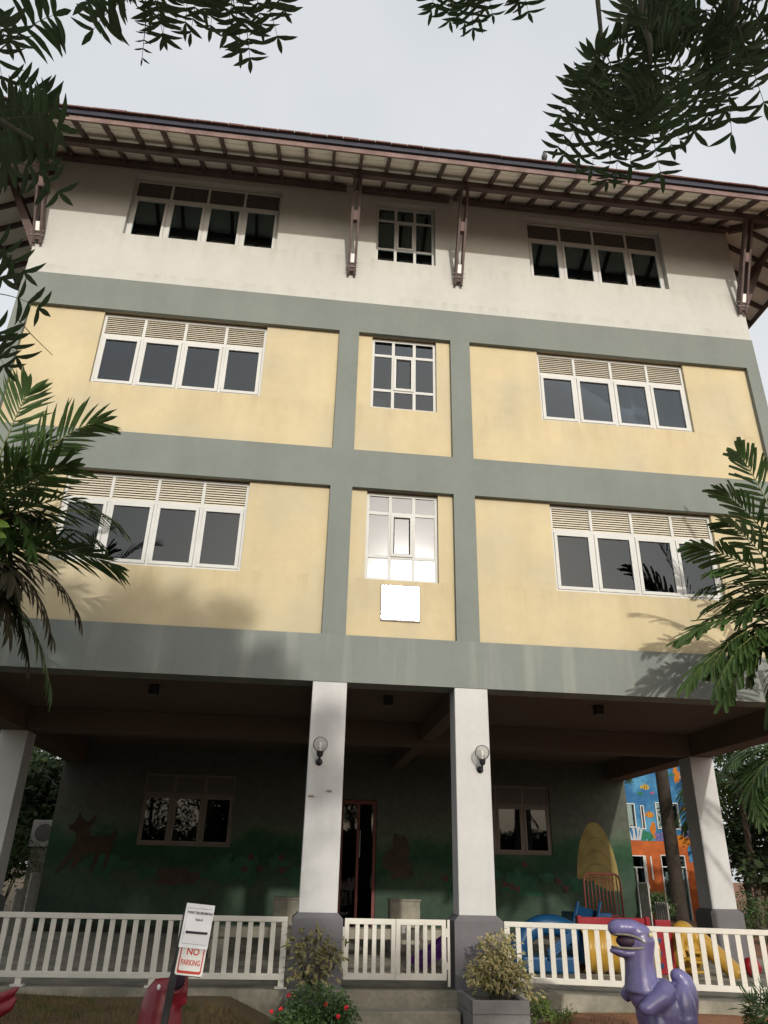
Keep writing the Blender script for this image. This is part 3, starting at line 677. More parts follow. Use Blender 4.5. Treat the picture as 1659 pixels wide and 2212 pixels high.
r_ = thing('bird', 'small grey bird standing on the eave against the sky', 'bird', (2.42, -1.672, 12.83)); r_.scale = (1.25, 1.25, 1.25)
m_ = MB(True); m_.ell((0, .01, .085), (.045, .06, .075)); m_.ell((.0, -.01, .155), (.03, .032, .035)); m_.tube([(0, -.0, .17), (0, -.03, .205)], [.018, .004], 6); m_.tube([(0, .03, .06), (0, .11, .0)], [.035, .02], 6); obj('body', m_, M['bird'], r_, local=True, remesh=.008)
for x in (-.015, .015): m_ = MB(); m_.tube([(x, .0, .03), (x, 0, 0)], .005, 5); obj('leg', m_, M['bird'], r_, local=True)

# ------------------------------------------------------------------ foliage builders
def leaflet(mb, base, d, nrm, ln, wd, curve=.35, segs=6, fold=.18, r=rng, serr=.12, blunt=False):
    # one blade: centre line from base along d, bending sideways (sickle), folded on its midrib
    d = d.normalized(); sdv = d.cross(nrm).normalized(); nrm = sdv.cross(d).normalized()
    pts = []
    for i in range(segs + 1):
        t = i / segs
        if blunt: wv = wd * min(1, t * 5 + .25) * (1 if t < .85 else .8)
        else: wv = wd * (math.sin(math.pi * min(1, t * .93 + .07)) ** .75) if t < 1 else .0008
        wv *= 1 + r.uniform(-serr, serr)
        c = base + d * (ln * t) + sdv * (curve * ln * t * t) - nrm * (.10 * ln * t * t)
        pts.append((c - sdv * wv / 2 + nrm * fold * wv, c, c + sdv * wv / 2 + nrm * fold * wv))
    n = len(mb.v)
    for a in pts: mb.v += [tuple(q) for q in a]
    for i in range(segs):
        k = n + i * 3
        mb.f += [(k, k + 1, k + 4, k + 3), (k + 1, k + 2, k + 5, k + 4)]; mb.m += [mb.mi, mb.mi]
def neem_leaf(mb, st, P0, P1, sag=.04, npair=6, ll=.062, r=rng, term=True):
    P0 = Vector(P0); P1 = Vector(P1); L_ = (P1 - P0).length
    c = (P0 + P1) / 2 + Vector((r.uniform(-.01, .01), r.uniform(-.02, .02), sag))
    def B(t): return P0 * (1 - t) ** 2 + c * (2 * t * (1 - t)) + P1 * t * t
    st.tube([B(t / 8) for t in range(9)], [.0016 - .0011 * t / 8 for t in range(9)], 4, False)
    view = (CAM - (P0 + P1) / 2).normalized()
    nrm0 = (view + Vector((r.uniform(-.3, .3), r.uniform(-.3, .3), r.uniform(-.3, .3)))).normalized()
    for i in range(npair):
        t = .22 + .76 * i / (npair - 1) if npair > 1 else .6
        tg = (B(min(1, t + .03)) - B(t - .03)).normalized()
        for s in (-1, 1):
            if r.random() < .06: continue
            sd = tg.cross(nrm0).normalized() * s
            ang = R(r.uniform(52, 74)); d = tg * math.cos(ang) + sd * math.sin(ang) + Vector((0, 0, -.12))
            ln = ll * r.uniform(.8, 1.15) * (1 - .35 * max(0, t - .6)) * (.8 if t < .3 else 1)
            n2 = (nrm0 + Vector((r.uniform(-.35, .35), r.uniform(-.35, .35), r.uniform(-.35, .35)))).normalized()
            leaflet(mb, B(t), d, n2, ln, ln * r.uniform(.18, .25), s * r.uniform(.15, .48), 7, .12, r)
    if term: leaflet(mb, P1, (P1 - B(.9)), nrm0, ll * r.uniform(.5, .8), ll * .2, r.uniform(-.15, .15), 6, .1, r)
def crown_cards(mb, c, rad, n, size, r, hollow=.35, lumps=9, squash=1):
    c = Vector(c); rad = Vector(rad)
    cl = [(Vector((r.gauss(0, .5), r.gauss(0, .5), r.gauss(0, .5))), r.uniform(.25, .5)) for _ in range(lumps)]
    cl = [(a_ * min(1, .72 / max(a_.length, .01)), b_) for a_, b_ in cl]
    for _ in range(n):
        cc, cr = r.choice(cl)
        p = Vector((r.gauss(0, 1), r.gauss(0, 1), r.gauss(0, 1))).normalized() * (cr * r.random() ** hollow) + cc
        p = c + Vector((p.x * rad.x, p.y * rad.y, p.z * rad.z))
        d = Vector((r.gauss(0, 1), r.gauss(0, 1), r.gauss(0, .6) - .35)).normalized(); nn = Vector((r.gauss(0, 1), r.gauss(0, 1), r.gauss(0, 1)))
        s = d.cross(nn).normalized(); l_ = size * r.uniform(.6, 1.4); w_ = l_ * r.uniform(.28, .45)
        mb.face([p, p + d * l_ * .5 + s * w_ / 2, p + d * l_, p + d * l_ * .5 - s * w_ / 2])
def bez(P0, P1, sag, n=8, side=Vector((0, 0, 0))):
    P0 = Vector(P0); P1 = Vector(P1); c = (P0 + P1) / 2 + Vector((0, 0, sag)) + side
    return [P0 * (1 - t) ** 2 + c * (2 * t * (1 - t)) + P1 * t * t for t in [i / n for i in range(n + 1)]]
def tree(name, label, base, h, r0, crown, lean=(0, 0), cat='tree', group=None, limbs=6, bark='bark', leafm='neem_far', r=None):
    r = r or random.Random(hash(label) % 999 if False else len(label) * 7)
    t_ = thing(name, label, cat, base, 0, group)
    b = Vector(base); tp = b + Vector((lean[0], lean[1], h))
    m_ = MB(True); m_.tube([b + Vector((0, 0, -.3)), b + Vector((lean[0] * .2, lean[1] * .2, h * .35)), b + Vector((lean[0] * .55, lean[1] * .55, h * .7)), tp], [r0 * 1.25, r0, r0 * .75, r0 * .45], 10)
    for (c, rad, n, size) in crown:
        for k in range(limbs):
            e = Vector(c) + Vector((r.uniform(-.5, .5) * rad[0], r.uniform(-.5, .5) * rad[1], r.uniform(-.4, .4) * rad[2]))
            s0 = b.lerp(tp, r.uniform(.6, 1)); q = bez(s0, e, .3, 5); m_.tube(q, [r0 * .35 * (1 - .8 * i / 5) for i in range(6)], 6)
    obj('trunk', m_, M[bark], t_)
    m_ = MB()
    for (c, rad, n, size) in crown: crown_cards(m_, c, rad, n, size, r, lumps=14)
    obj('crown', m_, M[leafm], t_, fix=False)
    return t_
def frond(mb, st, P0, P1, arch, npair=24, ll=.38, wd=.042, r=rng, droop=.35, twist=0, blunt=True, vee=.35):
    P0 = Vector(P0); P1 = Vector(P1); L_ = (P1 - P0).length
    c = (P0 + P1) / 2 + Vector((0, 0, arch)) + Vector((P0.x - P1.x, P0.y - P1.y, 0)) * -.12
    def B(t): return P0 * (1 - t) ** 2 + c * (2 * t * (1 - t)) + P1 * t * t
    st.tube([B(t / 10) for t in range(11)], [.016 * (1 - .85 * t / 10) for t in range(11)], 5, False)
    for i in range(npair):
        t = .16 + .84 * i / (npair - 1); tg = (B(min(1, t + .02)) - B(t - .02)).normalized()
        sd0 = tg.cross(Vector((0, 0, 1))).normalized(); up = sd0.cross(tg).normalized()
        sd0 = (sd0 * math.cos(twist) + up * math.sin(twist)).normalized(); up = sd0.cross(tg).normalized()
        for s in (-1, 1):
            if r.random() < .05: continue
            ang = R(62 - 38 * t + r.uniform(-6, 6)); sd = sd0 * s
            d = tg * math.cos(ang) + (sd * math.cos(vee) + up * math.sin(vee)) * math.sin(ang) + Vector((0, 0, -droop * r.uniform(.5, 1.3)))
            ln = ll * (math.sin(math.pi * (.18 + .70 * t)) * .75 + .3) * r.uniform(.85, 1.1)
            leaflet(mb, B(t), d, up, ln, wd * r.uniform(.75, 1.25) * (1.5 if i > npair - 3 else 1), s * r.uniform(-.12, .12), 4, .15, r, .1, blunt)

# ------------------------------------------------------------------ neem trees overhead
def neem(name_label, trunk_base, trunk_top, sprays, limbs, crown, sd, twigs=()):
    r = random.Random(sd)
    t_ = thing('neem_tree', name_label, 'tree', trunk_base)
    m_ = MB(True); b = Vector(trunk_base); tp = Vector(trunk_top)
    m_.tube([b + Vector((0, 0, -.3)), b.lerp(tp, .4), b.lerp(tp, .75), tp], [.26, .2, .17, .11], 12)
    for e, rr in limbs: m_.tube(bez(b.lerp(tp, .8), e, .35, 8), [rr * (1 - .72 * i / 8) for i in range(9)], 7)
    obj('trunk', m_, M['bark'], t_)
    lf, st = MB(), MB()
    for (u0, v0, d0, u1, v1, d1, ll, npr) in sprays: neem_leaf(lf, st, atd(u0, v0, d0), atd(u1, v1, d1), r.uniform(.01, .04), npr, ll, r)
    for pts, rad in twigs:
        bt_ = MB(True); bt_.tube([atd(*q) for q in pts], rad, 7); obj('branch', bt_, M['twig'], t_, fix='leaf')
    n0 = len(lf.v); lf.v += st.v; lf.f += [tuple(n0 + i for i in q) for q in st.f]; lf.m += [1] * len(st.f); lf.mi = 1
    obj('leaf_sprays', lf, [M['neem'], M['twig']], t_, fix=False)
    m_ = MB()
    for (c, rad, n, size) in crown: crown_cards(m_, c, rad, n, size, r, lumps=16)
    obj('crown', m_, M['neem_far'], t_, fix=False)
    return t_
rs = random.Random(21)
def zr(x, y): return (1134 + x * .3164, y * .3164)      # measured on an enlargement of the right corner
SPR = []
for (a, b) in [((500, 420), (330, 660)), ((520, 430), (170, 795)), ((560, 480), (150, 1015)), ((540, 500), (190, 1060)), ((600, 520), (300, 1075)), ((640, 560), (385, 1150)),
               ((700, 560), (560, 1240)), ((720, 600), (620, 1190)), ((800, 560), (720, 1120)), ((840, 560), (930, 1190)), ((860, 540), (1060, 960)), ((900, 500), (1000, 1000)), ((930, 480), (1160, 900)),
               ((980, 450), (1250, 800)), ((1080, 430), (1370, 760)), ((1180, 380), (1390, 660)), ((1408, 270), (1412, 920)), ((1440, 130), (1635, 710)), ((1560, 60), (1680, 520)), ((1500, 200), (1500, 500)),
               ((800, 40), (690, 140)), ((850, 0), (750, 230)), ((760, 300), (590, 280)), ((520, 420), (390, 560)), ((540, 420), (400, 410)), ((560, 380), (640, 640)), ((700, 380), (480, 760)), ((780, 380), (640, 860)), ((900, 400), (820, 960)), ((860, 420), (700, 980)), ((960, 380), (940, 860)), ((1040, 360), (1100, 800))]:
    d = rs.uniform(1.95, 2.35); dd = d + rs.uniform(-.06, .06)
    b = (b[0] + 70 * (b[0] < 420), b[1])
    u0, v0 = zr(*a); u1, v1 = zr(*b); SPR.append((u0, v0, d, u1, v1, dd, rs.uniform(.050, .060), 7))
for i in range(40):
    x, y = rs.uniform(720, 1640), rs.uniform(-160, 330); an = rs.uniform(-2.4, 2.4) + math.pi / 2; q = rs.uniform(300, 480)
    if x + q * math.cos(an) < 690: continue
    d = rs.uniform(2.05, 2.8); u0, v0 = zr(x, y); u1, v1 = zr(x + q * math.cos(an), min(640, y + q * .8 * math.sin(an))); SPR.append((u0, v0, d, u1, v1, d + rs.uniform(-.1, .1), rs.uniform(.050, .062), 8))
for i in range(10):
    x, y = rs.uniform(520, 1060), rs.uniform(330, 640); an = rs.uniform(.2, 2.9); q = rs.uniform(250, 380)
    d = rs.uniform(2.1, 2.6); u0, v0 = zr(x, y); u1, v1 = zr(x + q * math.cos(an), y + q * math.sin(an)); SPR.append((u0, v0, d, u1, v1, d + rs.uniform(-.1, .1), rs.uniform(.052, .062), 6))
for (x, y) in ((932, 24), (945, 12), (972, 46), (990, 40), (1004, 50), (1022, 63), (1035, 40), (1064, 32), (1050, 18), (1142, 27), (1120, 6)):
    d = rs.uniform(2.5, 2.9); SPR.append((x + rs.uniform(-30, 30) + (1030 - x) * .2, y - rs.uniform(90, 130), d, x, y, d, rs.uniform(.045, .055), 6))
TW = [([(1288, -120, 2.35), (1291, 0, 2.3), (1298, 72, 2.25), (1294, 130, 2.2)], [.008, .006, .005, .003]), ([(1298, 72, 2.25), (1306, 100, 2.25), (1316, 122, 2.25)], [.0045, .004, .0025]),
      ([(1385, -100, 2.3), (1389, 40, 2.25), (1404, 90, 2.2), (1406, 140, 2.15)], [.013, .010, .007, .003]), ([(1590, -100, 2.4), (1585, 20, 2.3), (1575, 90, 2.3), (1562, 155, 2.25)], [.016, .012, .008, .004]),
      ([(1389, 40, 2.25), (1450, 60, 2.3), (1540, 70, 2.35), (1659, 40, 2.4)], [.008, .007, .006, .005])]
neem('neem tree overhanging the upper right corner with dense dark leaf sprays', (2.6, -13.2, -1.1), (1.6, -12.8, 3.0), SPR,
     [(atd(1300, -120, 2.4), .06), (atd(1590, -110, 2.45), .09), (atd(1030, -120, 2.8), .05), ((3.5, -13.5, 4.2), .08), ((1.0, -14.2, 4.4), .08)],
     [((2.0, -13.3, 3.6), (1.5, 1.2, .75), 3600, .12), ((3.9, -13.6, 2.75), (1.5, 1.0, .6), 2600, .12)], 5, TW)  # crown lobes placed to shade the steps and the dinosaur
SPL = []
def zl(x, y): return (x * .2279, y * .2279)
for (a, b, ll, npr) in [((-30, 500), (520, 140), .066, 7), ((-60, 690), (440, 1005), .062, 7), ((-120, 120), (60, 380), .06, 5), ((-60, 420), (20, 740), .05, 4), ((1190, 5), (880, 290), .062, 6), ((1450, -60), (1545, 330), .055, 6), ((1250, -60), (830, 20), .06, 6), ((1390, 100), (1345, 560), .02, 6)]:
    d = rs.uniform(1.85, 2.15); u0, v0 = zl(*a); u1, v1 = zl(*b); SPL.append((u0, v0, d, u1, v1, d, ll, npr))
for (x, y) in ((352, 80), (400, 52), (412, 72), (455, 58), (490, 66), (520, 112), (540, 128), (565, 55), (600, 82), (615, 25), (330, 30), (440, 22)):
    d = rs.uniform(2.0, 2.5); SPL.append((x + rs.uniform(-30, 30) - (x - 470) * .25, y - rs.uniform(130, 170), d, x, y, d, rs.uniform(.048, .058), 6))
for i in range(7):
    x, y = rs.uniform(350, 590), rs.uniform(-130, -40); an = rs.uniform(-.3, .3) + (0 if rs.random() < .5 else math.pi); d = rs.uniform(2.0, 2.5)
    SPL.append((x, y, d, x + 150 * math.cos(an), y + 70 + 40 * math.sin(an), d, rs.uniform(.055, .065), 7))
for i in range(8):   # the thick near bunch at the left edge
    x, y = rs.uniform(-120, 0), rs.uniform(210, 360); an = rs.uniform(-.5, .95); q = rs.uniform(90, 200); d = rs.uniform(1.5, 1.95)
    SPL.append((x, y, d, min(128, x + q * math.cos(an)), min(450, y + q * math.sin(an)), d, rs.uniform(.055, .07), 6))
for (a, b) in (((-40, 632), (84, 666)), ((-30, 700), (36, 772)), ((-60, 690), (10, 790)), ((-60, 520), (52, 588)), ((-60, 560), (4, 600))):
    SPL.append((*a, 1.9, *b, 1.9, .058, 5))
CL = []      # left crown clumps shaped for shade: (x, z) of the wanted shadow, radius
for X, Z, rr_ in ((-2.76, 4.0, .45), (-3.6, 4.25, .5), (-2.1, 3.4, .5), (-3.1, 3.4, .7), (-4.4, 3.9, .8), (-1.1, 2.45, .30), (-4.6, 3.0, .9), (-5.8, 3.5, .9), (-3.2, 2.5, .8), (-2.1, 2.4, .5), (-1.2, 1.5, .3), (-1.1, -.35, .5), (-.3, -.95, .42), (.45, -1.05, .35), (-2.2, -.2, .7), (-3.4, -.3, .8), (-4.6, -.2, .9), (-5.8, 0, .9), (-2.4, 1.2, .7), (-3.8, 1.4, .9), (-5.4, 1.6, 1.0), (-6.8, 2.4, 1.0), (-6.8, .8, .9), (-6.3, 1.8, .8), (-6.3, 2.9, .8), (-6.2, 3.9, .7)):
    CL.append(((X + 2.01, -15 + rs.uniform(-.8, .8), Z + 5.175), (rr_ * 1.15, rr_, rr_ * 1.15), int(1500 * rr_ * rr_ + 150), .19))
TL = [([(34, 684, 1.9), (70, 725, 1.9), (113, 767, 1.9)], [.0012, .001, .0007]), ([(470, -140, 2.4), (475, -70, 2.3), (500, -20, 2.25)], [.012, .009, .005]), ([(-100, 260, 1.6), (-20, 250, 1.55), (70, 300, 1.5)], [.009, .006, .003])]
neem('large neem tree on the left, its sprays hanging into the top left', (-5.6, -14.8, -1.1), (-4.6, -14.6, 4.4), SPL,
     [(atd(-110, 255, 1.62), .07), (atd(472, -150, 2.45), .07), ((-1.5, -14.8, 5.6), .12), ((-7.5, -15, 5.5), .12), ((-4, -16.5, 6.5), .12), ((-3.4, -14.0, 7.0), .1)],
     [((-4.5, -15.4, 5.3), (4.1, 2.6, 4.1), 21000, .25), ((-.9, -14.9, 5.0), (2.2, 1.5, 2.8), 5000, .2), ((-4.4, -15.4, 8.3), (3.0, 2, 1.6), 7000, .24), ((-1.6, -15.2, 7.0), (1.3, 1.2, 1.3), 1800, .22), ((.6, -15.0, 6.9), (.9, .8, 1.0), 700, .18), ((-8.0, -15.5, 5.2), (4.0, 2.5, 4.0), 9000, .26)] + CL, 8, TL)
m_ = MB(); r_ = random.Random(3)
# ------------------------------------------------------------------ palms beside the facade
def palm(label, base, crown, fr, sd, stems=(), pointed=False):
    r = random.Random(sd); t_ = thing('feather_palm', label, 'palm', base)
    m_ = MB(True); b = Vector(base); c = Vector(crown)
    m_.tube([b + Vector((0, 0, -.2)), b.lerp(c, .4), b.lerp(c, .8), c], [.10, .075, .07, .05], 10)
    for (x, y, h) in stems: m_.tube([b + Vector((x * .3, y * .3, -.2)), b + Vector((x, y, h))], [.07, .05], 8)
    obj('trunk', m_, M['bark'], t_)
    for (P0, P1, arch, npair, ll, drp, tw, *k) in fr:
        lf, st = MB(), MB(); frond(lf, st, P0, P1, arch, int(npair * .88), ll * (1.2 if pointed else 1.12), .050 if pointed else .056, r, drp, tw, not pointed)
        f_ = obj('frond', lf, M['palm_dry'] if k else M['palm'], t_, fix=False); obj('midrib', st, M['palm_dry'] if k else M['rachis'], f_, fix='leaf')
    return t_
cl = Vector((-5.75, -2.0, 4.4))
FL = [(cl, at(205, 915, -2.0), .75, 26, .50, .10, .5), (cl, at(60, 850, -2.2), .8, 24, .48, .15, .2), (cl, at(-120, 800, -2.1), .8, 24, .5, .2, 0), (cl + Vector((0, 0, -.1)), at(150, 1010, -2.3), .5, 26, .5, .2, .3),
      (cl + Vector((0, .2, -.2)), at(258, 1135, -1.7), .75, 28, .42, .55, -.2), (cl + Vector((0, 0, -.2)), at(200, 1090, -2.4), .55, 26, .42, .5, 0), (cl + Vector((0, 0, -.4)), at(245, 1225, -2.1), .35, 28, .48, .25, .35), (cl + Vector((0, .2, -.4)), at(130, 1180, -1.7), .6, 24, .42, .6, 0),
      (cl + Vector((0, 0, -.6)), at(170, 1330, -2.0), .75, 26, .42, .7, 0, 1), (cl + Vector((.1, -.1, -.7)), at(110, 1370, -2.2), .8, 24, .40, .8, 0, 1), (cl + Vector((0, .1, -.8)), at(60, 1420, -1.9), .8, 24, .42, .8, .1, 1),
      (cl + Vector((0, .1, -1.0)), at(108, 1490, -2.0), 1.0, 26, .45, .7, .2), (cl + Vector((0, -.1, -.2)), at(60, 1010, -2.5), .7, 24, .45, .3, 0), (cl + Vector((-.2, 0, 0)), at(-200, 1000, -2.3), .6, 22, .5, .3, 0), (cl + Vector((0, .1, -.9)), at(30, 1260, -2.4), .7, 24, .42, .7, 0, 1), (cl + Vector((0, .2, -.1)), at(95, 960, -1.8), .6, 24, .45, .25, -.2), (cl + Vector((.1, .1, -.5)), at(215, 1170, -2.3), .6, 26, .42, .6, .1), (cl + Vector((0, 0, -.9)), at(20, 1360, -2.2), .8, 24, .45, .7, 0, 1)]
rp_ = random.Random(91)
for i in range(9): FL.append((cl + Vector((0, rp_.uniform(-.2, .2), rp_.uniform(-.9, .1))), at(rp_.uniform(-40, 120), rp_.uniform(980, 1430), rp_.uniform(-2.6, -1.6)), rp_.uniform(.4, .8), 26, .42, rp_.uniform(.4, .8), 0) + ((1,) if i % 3 == 0 else ()))
palm('feather palm at the left edge with some brown drooping fronds', (-6.2, -2.0, -.9), (-5.85, -2.0, 4.2), FL, 4, [(-.5, .3, 4.4), (.1, .4, 2.8)], True)
cr_ = Vector((5.9, -1.4, 4.3))
FL += [(cl + Vector((0, .1, -.1)), at(150, 900, -2.2), .7, 26, .48, .2, .3), (cl + Vector((0, 0, -.3)), at(120, 1080, -2.6), .6, 26, .42, .45, 0), (cl + Vector((0, .1, -.3)), at(235, 1190, -1.6), .5, 28, .42, .45, .2), (cl + Vector((0, .1, -.6)), at(140, 1270, -2.2), .6, 26, .42, .7, 0, 1), (cl + Vector((0, 0, -.6)), at(90, 1300, -2.5), .6, 24, .45, .7, 0), (cl + Vector((0, 0, -.8)), at(80, 1450, -2.1), .9, 24, .42, .8, 0, 1)]
FR = [(cr_ + Vector((0, 0, .2)), at(1600, 985, -1.4), .7, 22, .45, .2, -.3), (cr_ + Vector((0, 0, .2)), at(1560, 1065, -1.5), .6, 22, .42, .25, .1), (cr_, at(1500, 1180, -1.5), .35, 26, .42, .35, -.3), (cr_ + Vector((0, .2, 0)), at(1570, 1130, -1.2), .5, 22, .42, .5, 0),
      (cr_ + Vector((0, 0, -.2)), at(1520, 1270, -1.5), .45, 26, .40, .55, 0), (cr_ + Vector((0, 0, -.4)), at(1482, 1375, -1.55), .45, 30, .45, .25, .4), (cr_ + Vector((0, 0, -.6)), at(1490, 1470, -1.5), .6, 28, .45, .5, .3), (cr_ + Vector((0, .2, -.5)), at(1560, 1400, -1.2), .6, 24, .42, .6, 0),
      (cr_ + Vector((0, 0, -.7)), at(1570, 1500, -1.6), .7, 26, .45, .5, .2), (cr_ + Vector((.1, -.3, -.2)), at(1610, 1330, -1.9), .6, 24, .42, .5, 0), (cr_ + Vector((0, 0, -.9)), at(1660, 1540, -1.4), .9, 22, .42, .8, 0)]
FR += [(cr_, Vector((8.2, -1.4, 3.0)), .5, 26, .45, .6, 0), (cr_ + Vector((0, 0, -.2)), Vector((8.0, -1.9, 3.8)), .4, 26, .45, .5, 0), (cr_ + Vector((0, 0, -.5)), Vector((7.7, -1.2, 2.4)), .6, 26, .45, .6, 0), (cr_ + Vector((0, 0, -.4)), at(1510, 1350, -1.3), .5, 26, .42, .5, .1), (cr_ + Vector((0, 0, -.5)), at(1550, 1480, -1.9), .7, 26, .45, .75, 0), (cr_ + Vector((0, 0, -.3)), at(1530, 1310, -1.7), .4, 24, .40, .4, -.2), (cr_ + Vector((0, 0, -.7)), at(1600, 1420, -1.8), .6, 24, .42, .7, 0), (cr_ + Vector((0, -.1, -.1)), at(1545, 1230, -1.8), .45, 26, .42, .45, .2), (cr_ + Vector((0, .1, -.5)), at(1540, 1440, -1.7), .65, 26, .42, .6, .1), (cr_ + Vector((0, .1, -.3)), at(1580, 1300, -1.0), .5, 24, .42, .5, 0), (cr_ + Vector((0, .1, -.6)), at(1620, 1450, -1.2), .7, 24, .45, .7, 0)]  # first three fronds, out of view, added to dapple the right porch column
palm('feather palm at the right edge throwing frond shadows on the wall', (6.5, -1.5, -.95), (6.0, -1.4, 4.1), FR, 9, [(.5, .4, 4.6)])
r_ = thing('yellow_green_plant', 'bright yellow green broad leaf at the left edge in front of the palm', 'plant', at(-40, 1150, -5))
m_ = MB(); rr = random.Random(5)
for (u, v, u1, v1) in ((-40, 1130, 36, 1125), (-40, 1150, 30, 1150), (-30, 1120, 12, 1095), (-60, 1160, 0, 1180)): leaflet(m_, at(u, v, -5), at(u1, v1, -5.1) - at(u, v, -5), Vector((0, -1, .4)), (at(u1, v1, -5) - at(u, v, -5)).length, .10, .15, 6, .1, rr)
obj('leaves', m_, M['young'], r_, fix=False)
m_ = MB(); p0 = at(-40, 1150, -5); m_.tube([p0, p0 + Vector((-.2, 0, -1.2)), Vector((p0.x - .3, -5, -1.1))], [.012, .016, .02], 6); obj('stem', m_, M['twig'], r_, fix='leaf')

# ------------------------------------------------------------------ planters, shrubs, bushes
def shrub(name, label, base, heads, n, ll, wd, leafm, sd, nb=10, cat='shrub', flower=0, stemm='twig'):
    r = random.Random(sd); t_ = thing(name, label, cat, base)
    b = Vector(base); st, lf, fl = MB(), MB(), MB()
    for (c, rad, k) in heads:
        c = Vector(c); tips = []
        for _ in range(nb):
            e = c + Vector((r.uniform(-1, 1) * rad[0], r.uniform(-1, 1) * rad[1], r.uniform(-.8, 1) * rad[2])); q = bez(b + Vector((r.uniform(-.06, .06), r.uniform(-.05, .05), 0)), e, .05, 5); st.tube(q, [.008, .007, .006, .004, .003, .002], 5); tips.append(q)
        for _ in range(int(n * k)):
            q = r.choice(tips); a = q[r.choice((3, 4, 4, 5, 5))]
            pz = Vector((r.gauss(0, 1), r.gauss(0, 1), r.gauss(0, 1))).normalized() * r.random() ** .4
            p_ = c + Vector((pz.x * rad[0], pz.y * rad[1], pz.z * rad[2])) if r.random() < .65 else a + Vector((r.gauss(0, .04), r.gauss(0, .04), r.gauss(0, .04)))
            d = (p_ - c).normalized() * .7 + Vector((r.gauss(0, .5), r.gauss(0, .5), r.gauss(0, .5) - .25))
            leaflet(lf, p_, d, Vector((r.gauss(0, .6), r.gauss(0, .6) - .5, 1)), ll * r.uniform(.7, 1.3), wd * r.uniform(.8, 1.2), r.uniform(-.15, .15), 4, .15, r)
    obj('stems', st, M[stemm], t_, fix='leaf'); obj('leaves', lf, M[leafm], t_, fix=False)
    for _ in range(flower):
        c, rad, k = r.choice(heads); c = Vector(c); a = r.uniform(0, 6.28); q = c + Vector((math.cos(a) * rad[0] * r.uniform(.2, 1), -abs(math.sin(a)) * rad[1], rad[2] * r.uniform(.1, 1.0)))
        fm = MB()
        for k2 in range(14):
            d = Vector((r.gauss(0, 1), r.gauss(0, 1) - .5, r.gauss(0, 1) + .5)).normalized(); fm.ell(q + d * .018, (.009, .009, .009), 6, 4)
        obj('flower_head', fm, M['flower'], t_)
    return t_
def planter(label, x0, x1, y0, y1, zt):
    t_ = thing('planter_box', label, 'planter', ((x0 + x1) / 2, (y0 + y1) / 2, -1.15))
    m_ = MB(); w_ = .07
    m_.box(x0, x1, y0, y0 + w_, -1.3, zt); m_.box(x0, x1, y1 - w_, y1, -1.3, zt); m_.box(x0, x0 + w_, y0 + w_, y1 - w_, -1.3, zt); m_.box(x1 - w_, x1, y0 + w_, y1 - w_, -1.3, zt)
    obj('box', m_, M['planter'], t_, bevel=.008)
    m_ = MB(); m_.box(x0 - .004, x1 + .004, y0 - .006, y1 - .1, zt - .135, zt - .125); obj('groove', m_, M['plinth'], t_)
    m_ = MB(); m_.box(x0 + w_, x1 - w_, y0 + w_, y1 - w_, -1.25, zt - .06); obj('soil', m_, M['bark'], t_)
planter('grey concrete planter under the bushy variegated shrub by the right column', .742, 1.425, -1.0, -.07, -.735)
planter('grey concrete planter behind the red flowered bush by the left column', -1.43, -.76, -.85, -.07, -.76)
shrub('variegated_shrub', 'bushy pale yellow variegated shrub in the right planter', (1.12, -.6, -.8), [((1.15, -.62, -.50), (.40, .28, .20), .62), ((1.18, -.55, -.24), (.24, .2, .17), .3), ((1.4, -.6, -.52), (.18, .2, .18), .12)], 1500, .062, .026, 'varieg', 31)
shrub('variegated_shrub', 'sparse dull variegated shrub against the left column plinth', (-1.1, -.5, -.8), [((-1.12, -.5, -.42), (.26, .2, .26), .5), ((-1.3, -.5, -.20), (.16, .12, .10), .16), ((-.92, -.5, -.32), (.17, .14, .08), .2), ((-1.05, -.5, -.14), (.12, .12, .08), .14)], 420, .085, .032, 'varieg_d', 32, 7)
shrub('flowering_bush', 'low dark green bush with red flower heads beside the steps', (-1.05, -1.05, -1.1), [((-1.05, -1.05, -.80), (.40, .28, .22), .7), ((-.85, -1.15, -.88), (.27, .2, .16), .3), ((-1.3, -1.1, -.95), (.3, .2, .15), .3)], 2600, .045, .02, 'hedge', 33, 12, 'bush', 7)
shrub('corner_bush', 'spiky dark green bush at the lower right corner', (at(1668, 2190, -2.9).x, -2.9, -1.0), [(tuple(at(1664, 2196, -2.9)), (.22, .25, .20), 1)], 700, .14, .014, 'hedge', 34, 12, 'bush')
shrub('weed_clump', 'trailing green weed beside the right planter', (1.62, -.75, -.92), [((1.62, -.72, -.84), (.14, .14, .10), 1), ((1.85, -.75, -.90), (.22, .14, .06), .7)], 380, .05, .014, 'bushy', 35, 8, 'plant')
# grass blades
gr = MB(); r = random.Random(77)
for i in range(26000):
    left = r.random() < .8
    x = r.uniform(-7, -1.4) if left else r.uniform(1.5, 6); y = r.uniform(-5.5, -.2)
    if not left and noise.noise(Vector((x * 1.3, y * 1.3, 3))) < .12: continue
    if left and noise.noise(Vector((x * .9, y * .9, 9))) < -.25: continue
    if y > (-.2 if x < 0 else RF(x) - .05): continue
    z = gz(x, y) - .005; h = r.uniform(.02, .08); a = r.uniform(0, 6.28); dx, dy = math.cos(a) * .006, math.sin(a) * .006; bx, by = r.gauss(0, .02), r.gauss(0, .02)
    gr.face([(x - dx, y - dy, z), (x + dx, y + dy, z), (x + bx, y + by, z + h)])
tag(obj('grass', gr, M['grass'], fix=False), 'short dry grass in front of the fences', 'grass', None, 'stuff')

